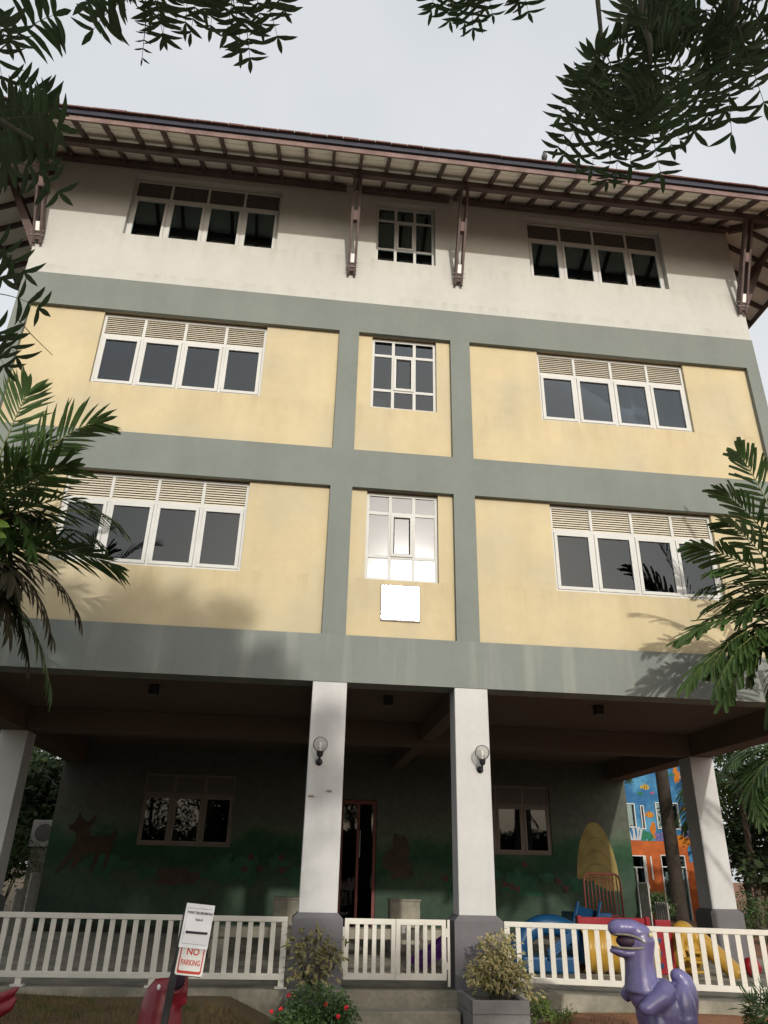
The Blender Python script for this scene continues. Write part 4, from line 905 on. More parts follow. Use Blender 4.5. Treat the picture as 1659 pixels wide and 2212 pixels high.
# ------------------------------------------------------------------ sign, notice, red bin, red rocker
def text_mesh(s, size, M4, mt, parent, name, ext=.0006, sx=1):
    cu = bpy.data.curves.new('t', 'FONT'); cu.body = s; cu.size = size; cu.extrude = ext; cu.offset = size * .022; cu.align_x = 'CENTER'; cu.align_y = 'CENTER'
    o = bpy.data.objects.new('t', cu); COL.objects.link(o); dg = bpy.context.evaluated_depsgraph_get(); me = bpy.data.meshes.new_from_object(o.evaluated_get(dg)); bpy.data.objects.remove(o)
    me.transform(M4 @ Matrix.Diagonal((sx, 1, 1, 1))); me.materials.clear(); me.materials.append(mt); q = bpy.data.objects.new(name, me); COL.objects.link(q); q.parent = parent; return q
SL_ = Vector((-2.24, -4.66, -1.05)); tilt = R(4.5)
sg = thing('no_parking_sign', 'white and red no parking sign on a leaning black post', 'sign', SL_); sg.rotation_euler = (R(-4), tilt, 0)
RX = Matrix.Rotation(R(90), 4, 'X')
zc = lambda z: z + 1.05
m_ = MB(); m_.box(-.135, -.085, -.02, .02, -.2, zc(-.05)); obj('post', m_, M['black'], sg, local=True, bevel=.004)
m_ = MB(); m_.box(-.128, .082, -.018, -.006, zc(-.12), zc(.30)); obj('backing_board', m_, M['black'], sg, local=True)
def rrect(mb, x0, x1, z0, z1, y0, y1, rad):
    pts = []
    for cx, cz, a0 in ((x1 - rad, z1 - rad, 0), (x0 + rad, z1 - rad, 90), (x0 + rad, z0 + rad, 180), (x1 - rad, z0 + rad, 270)):
        for k in range(6): a = R(a0 + 18 * k); pts.append((cx + rad * math.cos(a), cz + rad * math.sin(a)))
    mb.prism(pts, y0, y1)
m_ = MB(); rrect(m_, -.105, .095, zc(-.115), zc(.29), -.024, -.0185, .016); obj('board', m_, M['board'], sg, local=True)
m_ = MB(); rrect(m_, -.092, .082, zc(-.103), zc(.28), -.0246, -.0242, .014); bo = obj('red_border', m_, M['sign_red'], sg, local=True)
m_ = MB(); rrect(m_, -.083, .073, zc(-.086), zc(.272), -.0252, -.0248, .012); obj('white_field', m_, M['board'], sg, local=True)
text_mesh('NO', .062, Matrix.Translation((0, -.0258, zc(.035))) @ RX, M['sign_red'], sg, 'lettering', sx=.95)
text_mesh('PARKING', .050, Matrix.Translation((-.005, -.0258, zc(-.035))) @ RX, M['sign_red'], sg, 'lettering', sx=.68)
pn = thing('paper_notice', 'white parent teacher meeting paper with a black arrow, taped over the sign', 'notice', SL_); pn.rotation_euler = (R(-4), tilt, 0)
m_ = MB(); nxp, nzp = 10, 12
for j in range(nzp + 1):
    for i in range(nxp + 1):
        x = -.113 + .212 * i / nxp; z = zc(.058) + .29 * j / nzp; m_.v.append((x, -.030 - .003 * noise.noise(Vector((x * 14, z * 14, 1))) - (.004 if j == 0 else 0), z))
for j in range(nzp):
    for i in range(nxp): a = j * (nxp + 1) + i; m_.f.append((a, a + 1, a + 2 + nxp, a + 1 + nxp)); m_.m.append(0)
m_.smooth = True; obj('sheet', m_, M['paper'], pn, local=True)
ty = -.0352
text_mesh('PARENT TEACHER MEETING', .0225, Matrix.Translation((.0, ty, zc(.288))) @ RX, M['ink'], pn, 'lettering', .0004, .645)
text_mesh('YEAR 3-5', .0190, Matrix.Translation((.0, ty, zc(.243))) @ RX, M['ink'], pn, 'lettering', .0004, .75)
m_ = MB(); m_.prism([(-.085, zc(.158)), (-.072, zc(.171)), (-.072, zc(.166)), (.08, zc(.168)), (.08, zc(.153)), (-.072, zc(.150)), (-.072, zc(.145))], ty - .0004, ty); obj('arrow', m_, M['ink'], pn, local=True)
m_ = MB(); m_.box(-.096, .088, ty - .0004, ty, zc(.317), zc(.3185)); m_.box(-.096, .088, ty - .0004, ty, zc(.084), zc(.0855)); m_.box(-.097, -.096, ty - .0004, ty, zc(.0856), zc(.3169)); obj('ruled_lines', m_, M['ink'], pn, local=True)
rb = thing('animal_bin', 'red animal shaped litter bin with a round open mouth, behind the sign', 'litter bin', (-2.42, -3.95, -1.08))
m_ = MB(True); X0, Y0 = -2.42, -3.95
m_.lathe((X0, Y0, -1.08), [(0, 0), (.19, 0), (.20, .03), (.185, .45), (.16, .68), (.13, .80), (.075, .865), (0, .875)], 20)
m_.ell((X0 + .10, Y0 - .06, -.29), (.095, .085, .09)); m_.tube([(X0 + .11, Y0 - .02, -.38), (X0 + .115, Y0 - .04, -.19)], [.09, .08], 14)
bo = obj('body', m_, M['red'], rb, remesh=.014)
m_ = MB(True); cx, cy, cz = X0 + .118, Y0 - .10, -.215
ring = [(cx + .066 * math.cos(a), cy - .085 + .02 * math.sin(a) * 0 , cz + .072 * math.sin(a)) for a in [math.pi + math.pi * k / 12 for k in range(13)]]; m_.tube(ring, .008, 8); obj('mouth_rim', m_, M['red'], rb)
m_ = MB(True); m_.ell((cx, cy - .072, cz + .012), (.064, .02, .066)); obj('mouth', m_, M['mouth'], rb)
m_ = MB(True); m_.ell((X0 - .02, Y0 - .135, -.255), (.014, .012, .02)); obj('eye', m_, M['white'], rb)
rk = thing('rocker_toy', 'red plastic play rocker with upturned tip at the left edge', 'toy', (-4.0, -3.5, -1.05))
m_ = MB(True)
for zo, th in ((0, .045), (-.10, .055)):
    m_.tube([(-4.35, -3.5, -.36 + zo), (-4.0, -3.5, -.44 + zo), (-3.80, -3.5, -.42 + zo), (-3.70, -3.5, -.37 + zo), (-3.648, -3.5, -.325 + zo * .75)], [th, th, th, th * .75, .008], 10)
m_.tube([(-4.0, -3.5, -.5), (-4.0, -3.5, -1.05)], [.06, .09], 10); obj('body', m_, M['red'], rk, remesh=.012)

# ------------------------------------------------------------------ purple dinosaur
dn_ = thing('dinosaur_figure', 'purple fibreglass dinosaur with open mouth and curled tail in front of the right fence', 'statue', (2.32, -2.5, -1.03))
def DP(x, z, y=-2.5): return Vector((x, y, z))
def dx(px, py): q = at(1242 + px * .2513, 1890.2 + py * .2513, -2.5); return q
m_ = MB(True)
nk = [dx(580, 1010), dx(565, 860), dx(552, 740), dx(556, 640), dx(560, 560), dx(545, 500)]
m_.tube(nk, [.180, .158, .148, .146, .150, .13], 18)
# cranium and snout (upper jaw)
for (px, py, rx, ry, rz) in ((530, 492, .145, .135, .095), (455, 452, .15, .128, .085), (385, 448, .125, .118, .080), (352, 462, .085, .098, .070)): m_.ell(dx(px, py), (rx, ry, rz), 18, 12)
# lower jaw
for (px, py, rx, ry, rz) in ((530, 655, .135, .135, .062), (445, 668, .14, .118, .050), (375, 652, .095, .094, .038)): m_.ell(dx(px, py), (rx, ry, rz), 18, 12)
# body, thigh, tail
m_.ell(dx(755, 1190), (.27, .24, .31), 20, 14); m_.ell(dx(610, 1035), (.165, .18, .16), 18, 12); m_.ell(dx(740, 1040), (.20, .19, .13), 18, 12)
m_.ell(dx(880, 1160) + Vector((0, -.14, 0)), (.13, .12, .25), 16, 12); m_.ell(dx(660, 1260) + Vector((0, -.12, -.05)), (.11, .12, .18), 14, 10)
m_.tube([dx(860, 1200), dx(930, 1130), dx(945, 1040), dx(938, 970), dx(915, 905), dx(885, 872)], [.17, .16, .135, .12, .105, .085], 16); m_.ell(dx(888, 868), (.085, .085, .072))
# arm
m_.tube([dx(730, 960) + Vector((0, -.17, 0)), dx(650, 1030) + Vector((0, -.25, 0)), dx(540, 1095) + Vector((0, -.27, 0))], [.10, .092, .078], 14); m_.ell(dx(522, 1108) + Vector((0, -.28, 0)), (.088, .07, .068))
m_.tube([dx(540, 990) + Vector((0, .14, 0)), dx(490, 1080) + Vector((0, .2, 0))], [.08, .06], 10)
# legs to the ground
m_.tube([dx(880, 1200) + Vector((0, -.14, 0)), Vector((2.57, -2.64, -1.0))], [.13, .11], 12); m_.tube([dx(690, 1260), Vector((2.22, -2.58, -1.0))], [.15, .13], 12); m_.ell((2.15, -2.66, -.99), (.15, .10, .06)); m_.ell((2.52, -2.72, -.99), (.16, .1, .06))
obj('body', m_, M['purple'], dn_, remesh=.013)
m_ = MB(True); m_.ell(dx(472, 568), (.148, .108, .074), 16, 10); obj('mouth', m_, M['mouth'], dn_)
m_ = MB(True)
def arc(pts, off): return [dx(x, y) + Vector((0, off, 0)) for x, y in pts]
up_ = [(590, 598), (540, 575), (470, 525), (410, 503), (350, 498), (318, 505)]; lo_ = [(590, 600), (530, 612), (450, 605), (390, 598), (335, 588)]
m_.tube([dx(592, 598) + Vector((0, -.135, 0)), dx(545, 566) + Vector((0, -.142, 0)), dx(475, 522) + Vector((0, -.136, 0)), dx(410, 505) + Vector((0, -.124, 0)), dx(350, 503) + Vector((0, -.094, 0)), dx(312, 508) + Vector((0, -.02, 0)), dx(325, 503) + Vector((0, .06, 0))], [.006, .010, .011, .011, .010, .009, .008], 8)
m_.tube([dx(592, 602) + Vector((0, -.130, 0)), dx(530, 618) + Vector((0, -.138, 0)), dx(450, 623) + Vector((0, -.122, 0)), dx(385, 621) + Vector((0, -.104, 0)), dx(340, 615) + Vector((0, -.066, 0)), dx(322, 617) + Vector((0, .02, 0))], [.006, .011, .012, .012, .011, .010], 8)
obj('lips', m_, M['lip'], dn_)
m_ = MB(True); m_.ell(dx(602, 508) + Vector((0, -.128, 0)), (.018, .016, .024)); obj('eye', m_, M['yellow_eye'], dn_)

# ------------------------------------------------------------------ playground things inside the porch
F_ = -.75
t_ = thing('climbing_frame', 'blue plastic climbing frame with round openings behind the right fence', 'play equipment', (2.9, 2.2, F_))
def panel_hole(mb, x0, x1, z0, z1, cx, cz, rad, y, th):
    n = 24; o = []; i_ = []
    for k in range(n):
        a = 2 * math.pi * k / n; c, s = math.cos(a), math.sin(a); i_.append((cx + rad * c, cz + rad * s))
        k2 = min((x1 - cx) / c if c > 1e-6 else ((x0 - cx) / c if c < -1e-6 else 9), (z1 - cz) / s if s > 1e-6 else ((z0 - cz) / s if s < -1e-6 else 9)); o.append((cx + c * k2, cz + s * k2))
    for k in range(n):
        j = (k + 1) % n
        mb.face([(o[k][0], y, o[k][1]), (o[j][0], y, o[j][1]), (i_[j][0], y, i_[j][1]), (i_[k][0], y, i_[k][1])]); mb.face([(o[k][0], y + th, o[k][1]), (i_[k][0], y + th, i_[k][1]), (i_[j][0], y + th, i_[j][1]), (o[j][0], y + th, o[j][1])])
        mb.face([(i_[k][0], y, i_[k][1]), (i_[j][0], y, i_[j][1]), (i_[j][0], y + th, i_[j][1]), (i_[k][0], y + th, i_[k][1])]); mb.face([(o[k][0], y, o[k][1]), (o[k][0], y + th, o[k][1]), (o[j][0], y + th, o[j][1]), (o[j][0], y, o[j][1])])
m_ = MB(True); arcp = [(2.68 + .56 * math.cos(a), 2.0, -.62 + .52 * math.sin(a)) for a in [math.pi * k / 16 for k in range(17)]]; m_.tube(arcp, .15, 12); obj('arch', m_, M['blue_p'], t_)
m_ = MB(); m_.box(2.15, 3.0, 1.75, 2.3, F_, -.52); obj('base_block', m_, M['blue_p'], t_, bevel=.04)
m_ = MB()
for k in range(3): m_.bar((2.55, 1.7 + .02 * k, -.55 + .05 * k), (3.15, 1.9, -.2 + .05 * k), .05, .03)
obj('slide_chute', m_, M['blue_p'], t_, bevel=.01)
t_ = thing('slide', 'blue plastic slide reaching above the right fence', 'play equipment', (3.9, 3.6, F_))
m_ = MB()
for o in (-.22, .22): m_.bar((3.55 + o, 3.1, F_ + .25), (4.25 + o, 4.4, .10), .05, .18, Vector((0, -.6, .8)))
m_.bar((3.55, 3.12, F_ + .2), (4.25, 4.42, .04), .42, .03, Vector((0, -.6, .8))); obj('chute', m_, M['blue_p'], t_, bevel=.01)
m_ = MB(); m_.box(3.9, 4.7, 4.4, 5.0, F_, -.02); obj('platform', m_, M['blue_p'], t_, bevel=.02)
t_ = thing('activity_board', 'red plastic activity board behind the yellow tunnel', 'play equipment', (4.2, 3.1, F_))
m_ = MB(); m_.box(3.55, 4.75, 3.0, 3.06, F_, -.03); obj('panel', m_, M['red_p'], t_, bevel=.02)
m_ = MB(); m_.box(3.5, 3.58, 2.96, 3.1, F_, -.01); m_.box(4.72, 4.8, 2.96, 3.1, F_, -.01); obj('post', m_, M['red_p'], t_, bevel=.015)
t_ = thing('play_tunnel', 'yellow ribbed plastic tunnel lying behind the right fence', 'play equipment', (3.6, 1.9, F_))
m_ = MB(True); prof = []
for k in range(40): prof.append((.30 + .018 * (1 if (k // 2) % 2 else 0), 3.12 + k * .03))
m_.lathe((0, 1.9, -.43), [(p_[0], p_[1]) for p_ in prof], 24, 'X'); obj('barrel', m_, M['yellow_p'], t_)
t_ = thing('toothed_panel', 'red plastic post with a row of blue pegs behind the dinosaur', 'play equipment', (4.45, 1.8, F_))
m_ = MB(); m_.box(4.36, 4.62, 1.8, 1.9, F_, .0); obj('post', m_, M['red_p'], t_, bevel=.015)
for k in range(4): m_ = MB(); m_.box(4.32, 4.40, 1.76, 1.797, -.66 + .17 * k, -.59 + .17 * k); obj('peg', m_, M['blue_p'], t_, bevel=.01)
t_ = thing('animal_slide', 'yellow plastic animal slide behind the right end of the fence', 'play equipment', (4.95, 1.9, F_))
m_ = MB(True); m_.ell((4.85, 1.95, -.45), (.28, .3, .35)); m_.ell((4.80, 1.8, -.20), (.20, .18, .2)); m_.ell((5.02, 1.75, -.22), (.07, .06, .12)); m_.tube([(5.0, 1.8, -.2), (5.25, 1.6, -.5), (5.42, 1.4, -.72)], [.13, .14, .12], 12); m_.tube([(4.7, 1.7, -.2), (4.58, 1.5, -.35), (4.6, 1.45, -.5)], [.08, .06, .04], 10)
obj('body', m_, M['yellow_p'], t_, remesh=.02)
m_ = MB()
for k in range(3): m_.box(4.70, 5.0, 1.50, 1.64, -.7 + .13 * k, -.66 + .13 * k)
obj('step', m_, M['yellow_p'], t_, bevel=.012)
t_ = thing('foam_ball', 'red plastic ball low behind the right end of the fence', 'ball', (5.75, 1.6, F_)); m_ = MB(True); m_.ell((5.75, 1.6, F_ + .14), .14); obj('ball', m_, M['red_p'], t_)
t_ = thing('purple_slide', 'purple plastic slide seen through the right gate leaf', 'play equipment', (.8, 2.2, F_))
m_ = MB(); m_.bar((.55, 2.0, F_ + .08), (1.25, 2.5, F_ + .42), .34, .05, Vector((0, -.4, 1))); m_.bar((.55, 1.84, F_ + .12), (1.25, 2.33, F_ + .48), .05, .14, Vector((0, -.4, 1))); obj('chute', m_, M['purple_p'], t_, bevel=.012)
m_ = MB(); m_.box(1.2, 1.7, 2.1, 2.7, F_, F_ + .34); obj('base', m_, M['purple_p'], t_, bevel=.03)
t_ = thing('barrier', 'dark red steel barrier with upright bars below the yellow wall painting', 'barrier', (4.9, 5.2, F_))
m_ = MB(True)
for (x0, x1, y0, y1) in ((4.42, 5.30, 5.0, 5.3),):
    Lb = 10
    fr = [(x0, y0, F_)] + [(x0, y0, .52), (x0 + .04, y0 + .01, .62), (x0 + .12, y0 + .03, .655)] + [(x1 - .12, y1 - .03, .655), (x1 - .04, y1 - .01, .62), (x1, y1, .52), (x1, y1, F_)]
    m_.tube(fr, .02, 8)
obj('frame', m_, M['maroon'], t_)
for k in range(1, 10):
    x = 4.42 + .088 * k; y = 5.0 + .03 * k; m_ = MB(True); m_.tube([(x, y, -.1), (x, y, .64)], .011, 6); obj('bar', m_, M['maroon'], t_)
m_ = MB(True); m_.tube([(4.42, 5.0, -.1), (5.30, 5.3, -.1)], .016, 6); obj('lower_rail', m_, M['maroon'], t_)
def slats(sx, y0, y1, zt, label):
    t_ = thing('slatted_screen', label, 'screen', (sx, y0, F_), 0, 'slatted screens along the sides of the porch')
    n = 6
    for k in range(n):
        y = y0 + (y1 - y0) * (k + .5) / n; m_ = MB(); m_.box(sx - .015, sx + .015, y - (y1 - y0) / n * .32, y + (y1 - y0) / n * .32, F_, zt); obj('slat', m_, M['slat_grey'], t_)
    m_ = MB(); m_.box(sx + .016, sx + .04, y0, y1, zt - .12, zt - .06); obj('rail', m_, M['slat_grey'], t_)
slats(7.12, 8.0, 8.55, .50, 'tall weathered slatted screen at the right end of the painted wall')
slats(7.12, 7.1, 7.8, .10, 'short weathered slatted screen to the right of the tall one')
slats(-7.12, 7.95, 8.55, .42, 'tall weathered slatted screen at the left end of the painted wall')
slats(-7.12, 7.1, 7.7, .12, 'short weathered slatted screen at the far left of the porch')
for x0, x1, y, z1, lb in ((.50, 1.08, 4.9, .10, 'grey concrete block behind the gate'), (-1.72, -1.16, 4.9, .09, 'grey concrete block behind the left column')):
    t_ = thing('concrete_block', lb, 'block', ((x0 + x1) / 2, y, F_)); m_ = MB(); m_.box(x0, x1, y, y + .4, F_, z1); q = obj('block', m_, M['concrete'], t_, bevel=.015)
    m_ = MB(); m_.box(x0 - .02, x1 + .02, y - .02, y + .42, z1 + .001, z1 + .03); obj('cap', m_, M['concrete'], t_, bevel=.006)
t_ = thing('bench', 'long low concrete bench inside the porch behind the gate', 'bench', (-.6, 3.6, F_)); m_ = MB(); m_.box(-2.9, 1.9, 3.5, 3.95, F_ + .30, F_ + .46); obj('seat', m_, M['concrete'], t_, bevel=.01)
for x in (-2.6, -.5, 1.5): m_ = MB(); m_.box(x - .12, x + .12, 3.55, 3.9, F_, F_ + .299); obj('leg', m_, M['concrete'], t_)
# air conditioner unit
a_ = at(94, 1802, 10.0); t_ = thing('air_conditioner', 'white outdoor air conditioner unit with a fan grille on the far left', 'air conditioner', (a_.x, 10, a_.z - .3))
m_ = MB(); m_.box(-.26, .26, -.15, .15, 0, .62); obj('casing', m_, M['slat_grey'], t_, local=True, bevel=.02)  # white casing in a darker grey that stands in for shadow
m_ = MB(True); m_.lathe((0.04, -.152, .33), [(.17, 0), (.19, -.008), (.21, 0)], 24, 'Y'); m_.lathe((0.04, -.152, .33), [(0, -.004), (.165, -.004)], 24, 'Y'); obj('fan_grille', m_, M['grille'], t_, local=True)
m_ = MB(); m_.box(-.2, .2, -.1, .1, -(a_.z + .6), -.01); obj('stand', m_, M['concrete'], t_, local=True)

# ------------------------------------------------------------------ things seen through the windows
def at_in(u, v, y): return at(u, v, y)
q = at(818, 872, .55); t_ = thing('desk_fan', 'pale round fan behind the middle window of the third floor', 'fan', (q.x, .55, 7.0)); m_ = MB(True); m_.lathe((q.x, .55, q.z), [(0, -.02), (.10, -.02), (.13, 0), (.10, .02)], 18, 'Y'); obj('cage', m_, M['white'], t_); m_ = MB(); m_.tube([(q.x, .57, q.z - .1), (q.x, .57, 7.02)], .015, 8); obj('stand', m_, M['white'], t_)
q = at(1394, 916, .4); t_ = thing('yellow_cup', 'yellow cup standing inside the upper right window', 'cup', (q.x, .4, 8.05)); m_ = MB(True); m_.lathe((q.x, .4, 0), [(.05, 8.05), (.06, q.z + .12)], 14); obj('cup', m_, M['yellow_p'], t_)
q = at(1458, 1262, .6); t_ = thing('cardboard_box', 'brown cardboard box behind the lower right window', 'box', (q.x, .6, 4.6)); m_ = MB(); m_.box(q.x - .26, q.x + .26, .5, .9, 4.6, q.z + .22); obj('carton', m_, M['p_hay'], t_, bevel=.01)
q = at(926, 850, .6); t_ = thing('brown_curtain', 'red-brown curtain strip behind the third floor middle window', 'curtain', (q.x, .6, 7.9)); m_ = MB()
for k in range(5): m_.bar((q.x - .06 + .035 * k, .6 + .015 * (k % 2), 7.95), (q.x - .06 + .035 * k, .6 + .015 * (k % 2), q.z + .35), .04, .02)
obj('cloth', m_, M['p_brown'], t_)
a, b = at(222, 812, .5), at(345, 838, .5); t_ = thing('bed_frame', 'white tubular bed frame behind the third floor left window', 'bed', (a.x, .5, 7.0)); m_ = MB(True)
for k in range(3): m_.tube([(a.x, .5 + .1 * k, a.z - .05 * k), (b.x, .5 + .1 * k, a.z - .05 * k)], .016, 6)
m_.tube([(b.x, .5, a.z + .0), (b.x + .06, .5, a.z - .08), (b.x + .06, .5, 7.0)], .016, 6); m_.tube([(a.x, .5, a.z), (a.x, .5, 7.0)], .016, 6); obj('rails', m_, M['white'], t_)

# ------------------------------------------------------------------ painted building beyond the porch, far trees
fb = thing('painted_building', 'blue and orange building painted with an undersea scene, seen past the right column', 'building', (14, 20, -1))
m_ = MB()
fh = [(11.88, 12.34, 2.42, 3.33), (12.57, 12.72, 2.37, 3.27), (13.22, 14.2, 2.40, 3.40), (11.9, 12.54, -.9, 1.41), (13.17, 14.19, -.9, 1.45)]
sheet(m_, 10.5, 14.9, 1.95, 7.5, [h for h in fh if h[2] > 1.9], 20, .25)
up = obj('upper_wall', m_, M['sea'], fb)
m_ = MB(); sheet(m_, 10.5, 14.9, -1, 1.95, [h for h in fh if h[2] < 0], 19.998, .25); m_.box(10.5, 10.52, 20.01, 28, -1, 7.5); m_.box(10.5, 14.9, 27.9, 28, -1, 7.5); m_.box(14.88, 14.9, 20.01, 27.9, -1, 7.5); m_.box(10.5, 14.9, 20.3, 28, 7.5, 7.7); obj('brick_wall', m_, M['orange'], fb)
m_ = MB(); m_.box(10.6, 14.8, 21.5, 21.6, -1, 7.4); m_.box(10.6, 14.8, 20.26, 21.5, 1.8, 1.9); obj('inner_wall', m_, M['dark'], fb)
for (a, b, c, d) in fh:
    fr = MB(); k = .035
    fr.box(a, b, 19.95, 20.05, d - k, d); fr.box(a, a + k, 19.95, 20.05, c, d - k); fr.box(b - k, b, 19.95, 20.05, c, d - k)
    if c > 0: fr.box(a + k, b - k, 19.95, 20.05, c, c + k)
    else: fr.box(a + k, b - k, 19.97, 20.05, d - .45, d - .41); fr.box(a + (b - a) * .3, a + (b - a) * .3 + .06, 19.96, 20.06, c, d - .46)
    wn = obj('window' if c > 0 else 'door', fr, M['alu'], fb); g_ = MB(); g_.box(a + k, b - k, 20.06, 20.064, c + k, d - k); obj('pane', g_, M['glass_hi'], wn)
m_ = MB(); m_.box(12.735, 12.795, 19.96, 19.996, .54, 1.38); m_.box(12.42, 12.535, 19.90, 19.949, -.9, 1.40); obj('white_strip', m_, M['alu'], fb)
mu = MB(); y_ = 19.99; mats_ = [M[k] for k in ('p_orange', 'p_yellow', 'p_black', 'p_white', 'p_green', 'p_violet', 'p_pink')]
def part_(name, mi, fn):
    global fb; q = MB(); fn(q); obj(name, q, M[mi], up)
def fish(cx, cz, s, body, stripe, nm):
    q = MB(); blob(q, cx, cz, s, s * .68, y_, 20, .04, 3); q.face([(cx - s * .8, y_, cz), (cx - s * 1.5, y_, cz + s * .5), (cx - s * 1.5, y_, cz - s * .5)]); q.face([(cx - s * .3, y_, cz + s * .55), (cx + .3 * s, y_, cz + s * .6), (cx - .2 * s, y_, cz + s * 1.05)]); q.mi = 1
    for k in (-.45, .1): q.face([(cx + k * s, y_ - .003, cz - s * .5), (cx + (k + .22) * s, y_ - .003, cz - s * .52), (cx + (k + .26) * s, y_ - .003, cz + s * .52), (cx + (k + .02) * s, y_ - .003, cz + s * .55)])
    blob(q, cx + s * .62, cz + s * .12, s * .12, s * .12, y_ - .005, 10, 0)
    obj(nm, q, [M[body], M[stripe]], up)
fish(12.92, 3.98, .15, 'p_yellow', 'p_black', 'painted_fish'); fish(12.96, 2.92, .17, 'p_orange', 'p_yellow', 'painted_fish'); fish(14.52, 4.42, .12, 'p_orange', 'p_white', 'painted_fish'); fish(14.5, 3.2, .12, 'p_orange', 'p_yellow', 'painted_fish'); fish(13.19, 3.76, .07, 'p_pink', 'p_violet', 'painted_fish')
def coral(q, x0, x1, z0, z1, n, sd):
    r = random.Random(sd)
    for i in range(n):
        x = x0 + (x1 - x0) * (i + .5) / n; tx = x + r.uniform(-.12, .12); tz = z1 - r.uniform(0, .25) * (z1 - z0); w_ = .018
        q.face([((x0 + x1) / 2 * .35 + x * .65 - w_, y_ - .001 * i / n, z0), ((x0 + x1) / 2 * .35 + x * .65 + w_, y_ - .001 * i / n, z0), (tx + w_ * 1.2, y_ - .001 * i / n, tz), (tx - w_ * 1.2, y_ - .001 * i / n, tz)]); blob(q, tx, tz, .04, .06, y_ - .002 - .001 * i / n, 8, .1, i)
part_('painted_coral', 'p_white', lambda q: coral(q, 11.95, 12.55, 1.96, 2.44, 14, 4)); part_('painted_coral', 'p_violet', lambda q: (coral(q, 13.05, 13.5, 1.97, 2.25, 9, 5), coral(q, 14.15, 14.9, 2.1, 2.48, 12, 6)))
for a_ in ((12.62, 2.15, .22, .2, y_ + .004, 18, .3, 3), (14.1, 4.51, .2, .05, y_, 14, .2, 4), (12.66, 3.72, .14, .07, y_, 14, .25, 5), (12.85, 2.1, .14, .17, y_ + .003, 14, .3, 8)): part_('painted_weed', 'p_green', lambda q: blob(q, *a_))
for a_ in ((13.03, 2.35, .12, .32, y_ + .005, 16, .3, 6), (14.34, 4.5, .14, .33, y_ + .005, 16, .3, 7), (14.3, 2.0, .4, .22, y_ + .005, 16, .2, 9)): part_('painted_rock', 'p_orange', lambda q: blob(q, *a_))
q = MB(); blob(q, 14.48, 1.5, .13, .3, 19.988, 16, .3, 8); obj('painted_weed', q, M['sea'], fb)
# palm trunk standing in front of it, palms and bushes to the right
def far_palm(label, x, y, h, r0, nf, sd, ll=.7, lean=0, fl=2.6, bk='bark'):
    r = random.Random(sd); t_ = thing('tall_palm', label, 'palm', (x, y, -.95))
    m_ = MB(True); m_.tube([(x + .04, y, -1.2), (x, y, -.2), (x - lean * .3, y, h * .4), (x - lean, y, h)], [r0 * 1.35, r0 * 1.1, r0, r0 * .8], 14)
    obj('trunk', m_, M[bk], t_)
    for k in range(nf):
        a = 6.283 * k / nf + r.uniform(-.2, .2); e = Vector((x - lean + math.cos(a) * fl * .8, y + math.sin(a) * fl * .8, h + r.uniform(-1.5, 1.0))); lf, st = MB(), MB()
        frond(lf, st, (x - lean, y, h), e, .9, 26, ll, .05, r, .5, 0); f_ = obj('frond', lf, M['palm'], t_, fix=False); obj('midrib', st, M['rachis'], f_, fix='leaf')
far_palm('palm with a thick dark trunk in front of the painted building', 10.28, 13, 10.5, .20, 9, 51, bk='bark_shade')
far_palm('palm with a pale ringed trunk right of the white column', 12.25, 12, 3.3, .09, 12, 52, .8)
far_palm('tall palm far right behind the pale trunk', 17.8, 15.5, 6.4, .12, 12, 53, .9, .3, 3)
far_palm('short palm with spreading crown behind the right column', 17.0, 17.0, 4.8, .12, 12, 54, .9, .2, 3)
far_palm('dark palm at the right edge beyond the porch', 12.9, 9.6, 3.6, .13, 13, 55, .9)
tree('leafy_tree', 'leafy tree hanging over the corner of the painted building', (8.9, 16.6, -1), 5.2, .1, [((10.35, 16.3, 3.95), (.42, .4, .40), 1700, .11)], lean=(1.0, 0), leafm='hedge', r=random.Random(3))
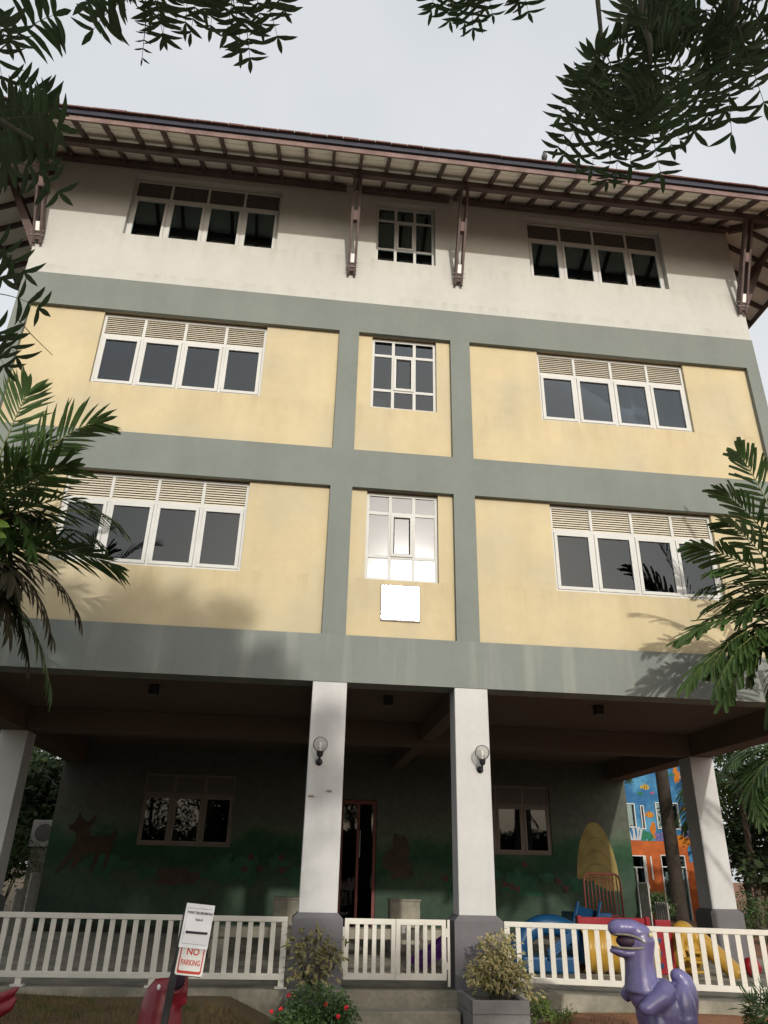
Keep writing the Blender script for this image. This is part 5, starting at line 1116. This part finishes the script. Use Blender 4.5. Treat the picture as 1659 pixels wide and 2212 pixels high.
for x, y, z, rx, rz, lb, n in ((9.0, 11.6, -.1, .42, .42, 'clipped round bush behind the slatted screens', 3800), (13.6, 13.0, -.1, 1.4, .95, 'low spreading bush far right below the dark trees', 4000), (16.0, 14.5, .0, 1.7, 1.1, 'big dark bush at the far right edge', 4500), (at(15, 1850, 10).x, 10.0, at(15, 1850, 10).z, 1.3, 1.3, 'low dark bush below the air conditioner on the far left', 4000), (at(1640, 1950, 9.2).x, 9.2, -.2, .8, .6, 'low broad bush at the right edge beyond the porch', 2600)):
    t_ = thing('round_bush', lb, 'bush', (x, y, -.95)); m_ = MB(True); rr = random.Random(int(x * 10))
    for k in range(7): m_.tube(bez((x, y, -1), (x + rr.uniform(-.5, .5) * rx, y + rr.uniform(-.3, .3), z + rr.uniform(0, .4)), .1, 4), [.03, .025, .02, .015, .01], 5)
    obj('stems', m_, M['bark'], t_, fix='leaf'); m_ = MB(); crown_cards(m_, (x, y, z), (rx, rx * .8, rz), n, .075, rr, .3, 26); obj('leaves', m_, M['hedge'], t_, fix=False)
k = 0
for (x, y, h, w_, lb) in ((19, 24, 7.0, 3.4, 'tall dark tree far right beyond the palms'), (17.2, 19, 4.6, 2.4, 'dark broad tree behind the pale palm trunk'), (23, 22, 8.5, 4, 'big dark tree beyond the right edge'), (15.0, 13.5, 2.6, 2.0, 'low dark tree right of the pale palm trunk'), (-11, 14, 5.0, 3.2, 'dark tree seen through the left opening of the porch'), (-14, 18, 7, 4, 'tall dark tree far behind on the left'), (-9.8, 17, 4.2, 2.6, 'dark tree behind the white air conditioner'), (-8.9, 6.3, 4.6, 1.5, 'slim dark tree beside the left side of the porch'), (-9.6, 3.6, 5.2, 1.8, 'dark tree left of the porch nearest to the road'), (-9.4, 12.6, 3.6, 2.2, 'dark broad tree right behind the air conditioner stand'), (13.8, 11.5, 2.0, 2.0, 'low dark shrubby tree at the right edge behind the broad bush'), (19.5, 17.5, 3.2, 3.0, 'dark shrubby tree behind the rightmost palms'), (-10.2, 11.6, 3.4, 2.6, 'low dark tree at the far left below the tall one'), (17.8, 15.5, 4.2, 2.6, 'dark leafy tree directly behind the right white column')):  # the two trees beside the left porch are added for their shade
    k += 1; tree('dark_tree', lb, (x, y, -1), h * .7, .14, [((x, y, h * .60), (w_, w_ * .8, h * .52), 5200, .26)], leafm='wood_far', r=random.Random(k))

for i, (x, y, h, w_, lb) in enumerate(((-14, -27, 4.2, 4.2, 'leftmost dense tree of the row across the road'), (-6, -28, 4.6, 4.4, 'second dense tree of the row across the road'), (1.5, -29, 4.0, 4.2, 'third dense tree of the row across the road'), (9, -28, 4.0, 4.2, 'fourth dense tree of the row across the road'), (17, -27, 4.4, 4.4, 'rightmost dense tree of the row across the road'))):  # row behind the camera, added to keep low sky light off the porch
    tree('added_shade_tree', lb, (x, y, -1.1), h * .6, .2, [((x, y, h * .46), (w_ * 1.15, w_, h * .50), 4500, .55)], leafm='wood_far', group='trees across the road', r=random.Random(40 + i))
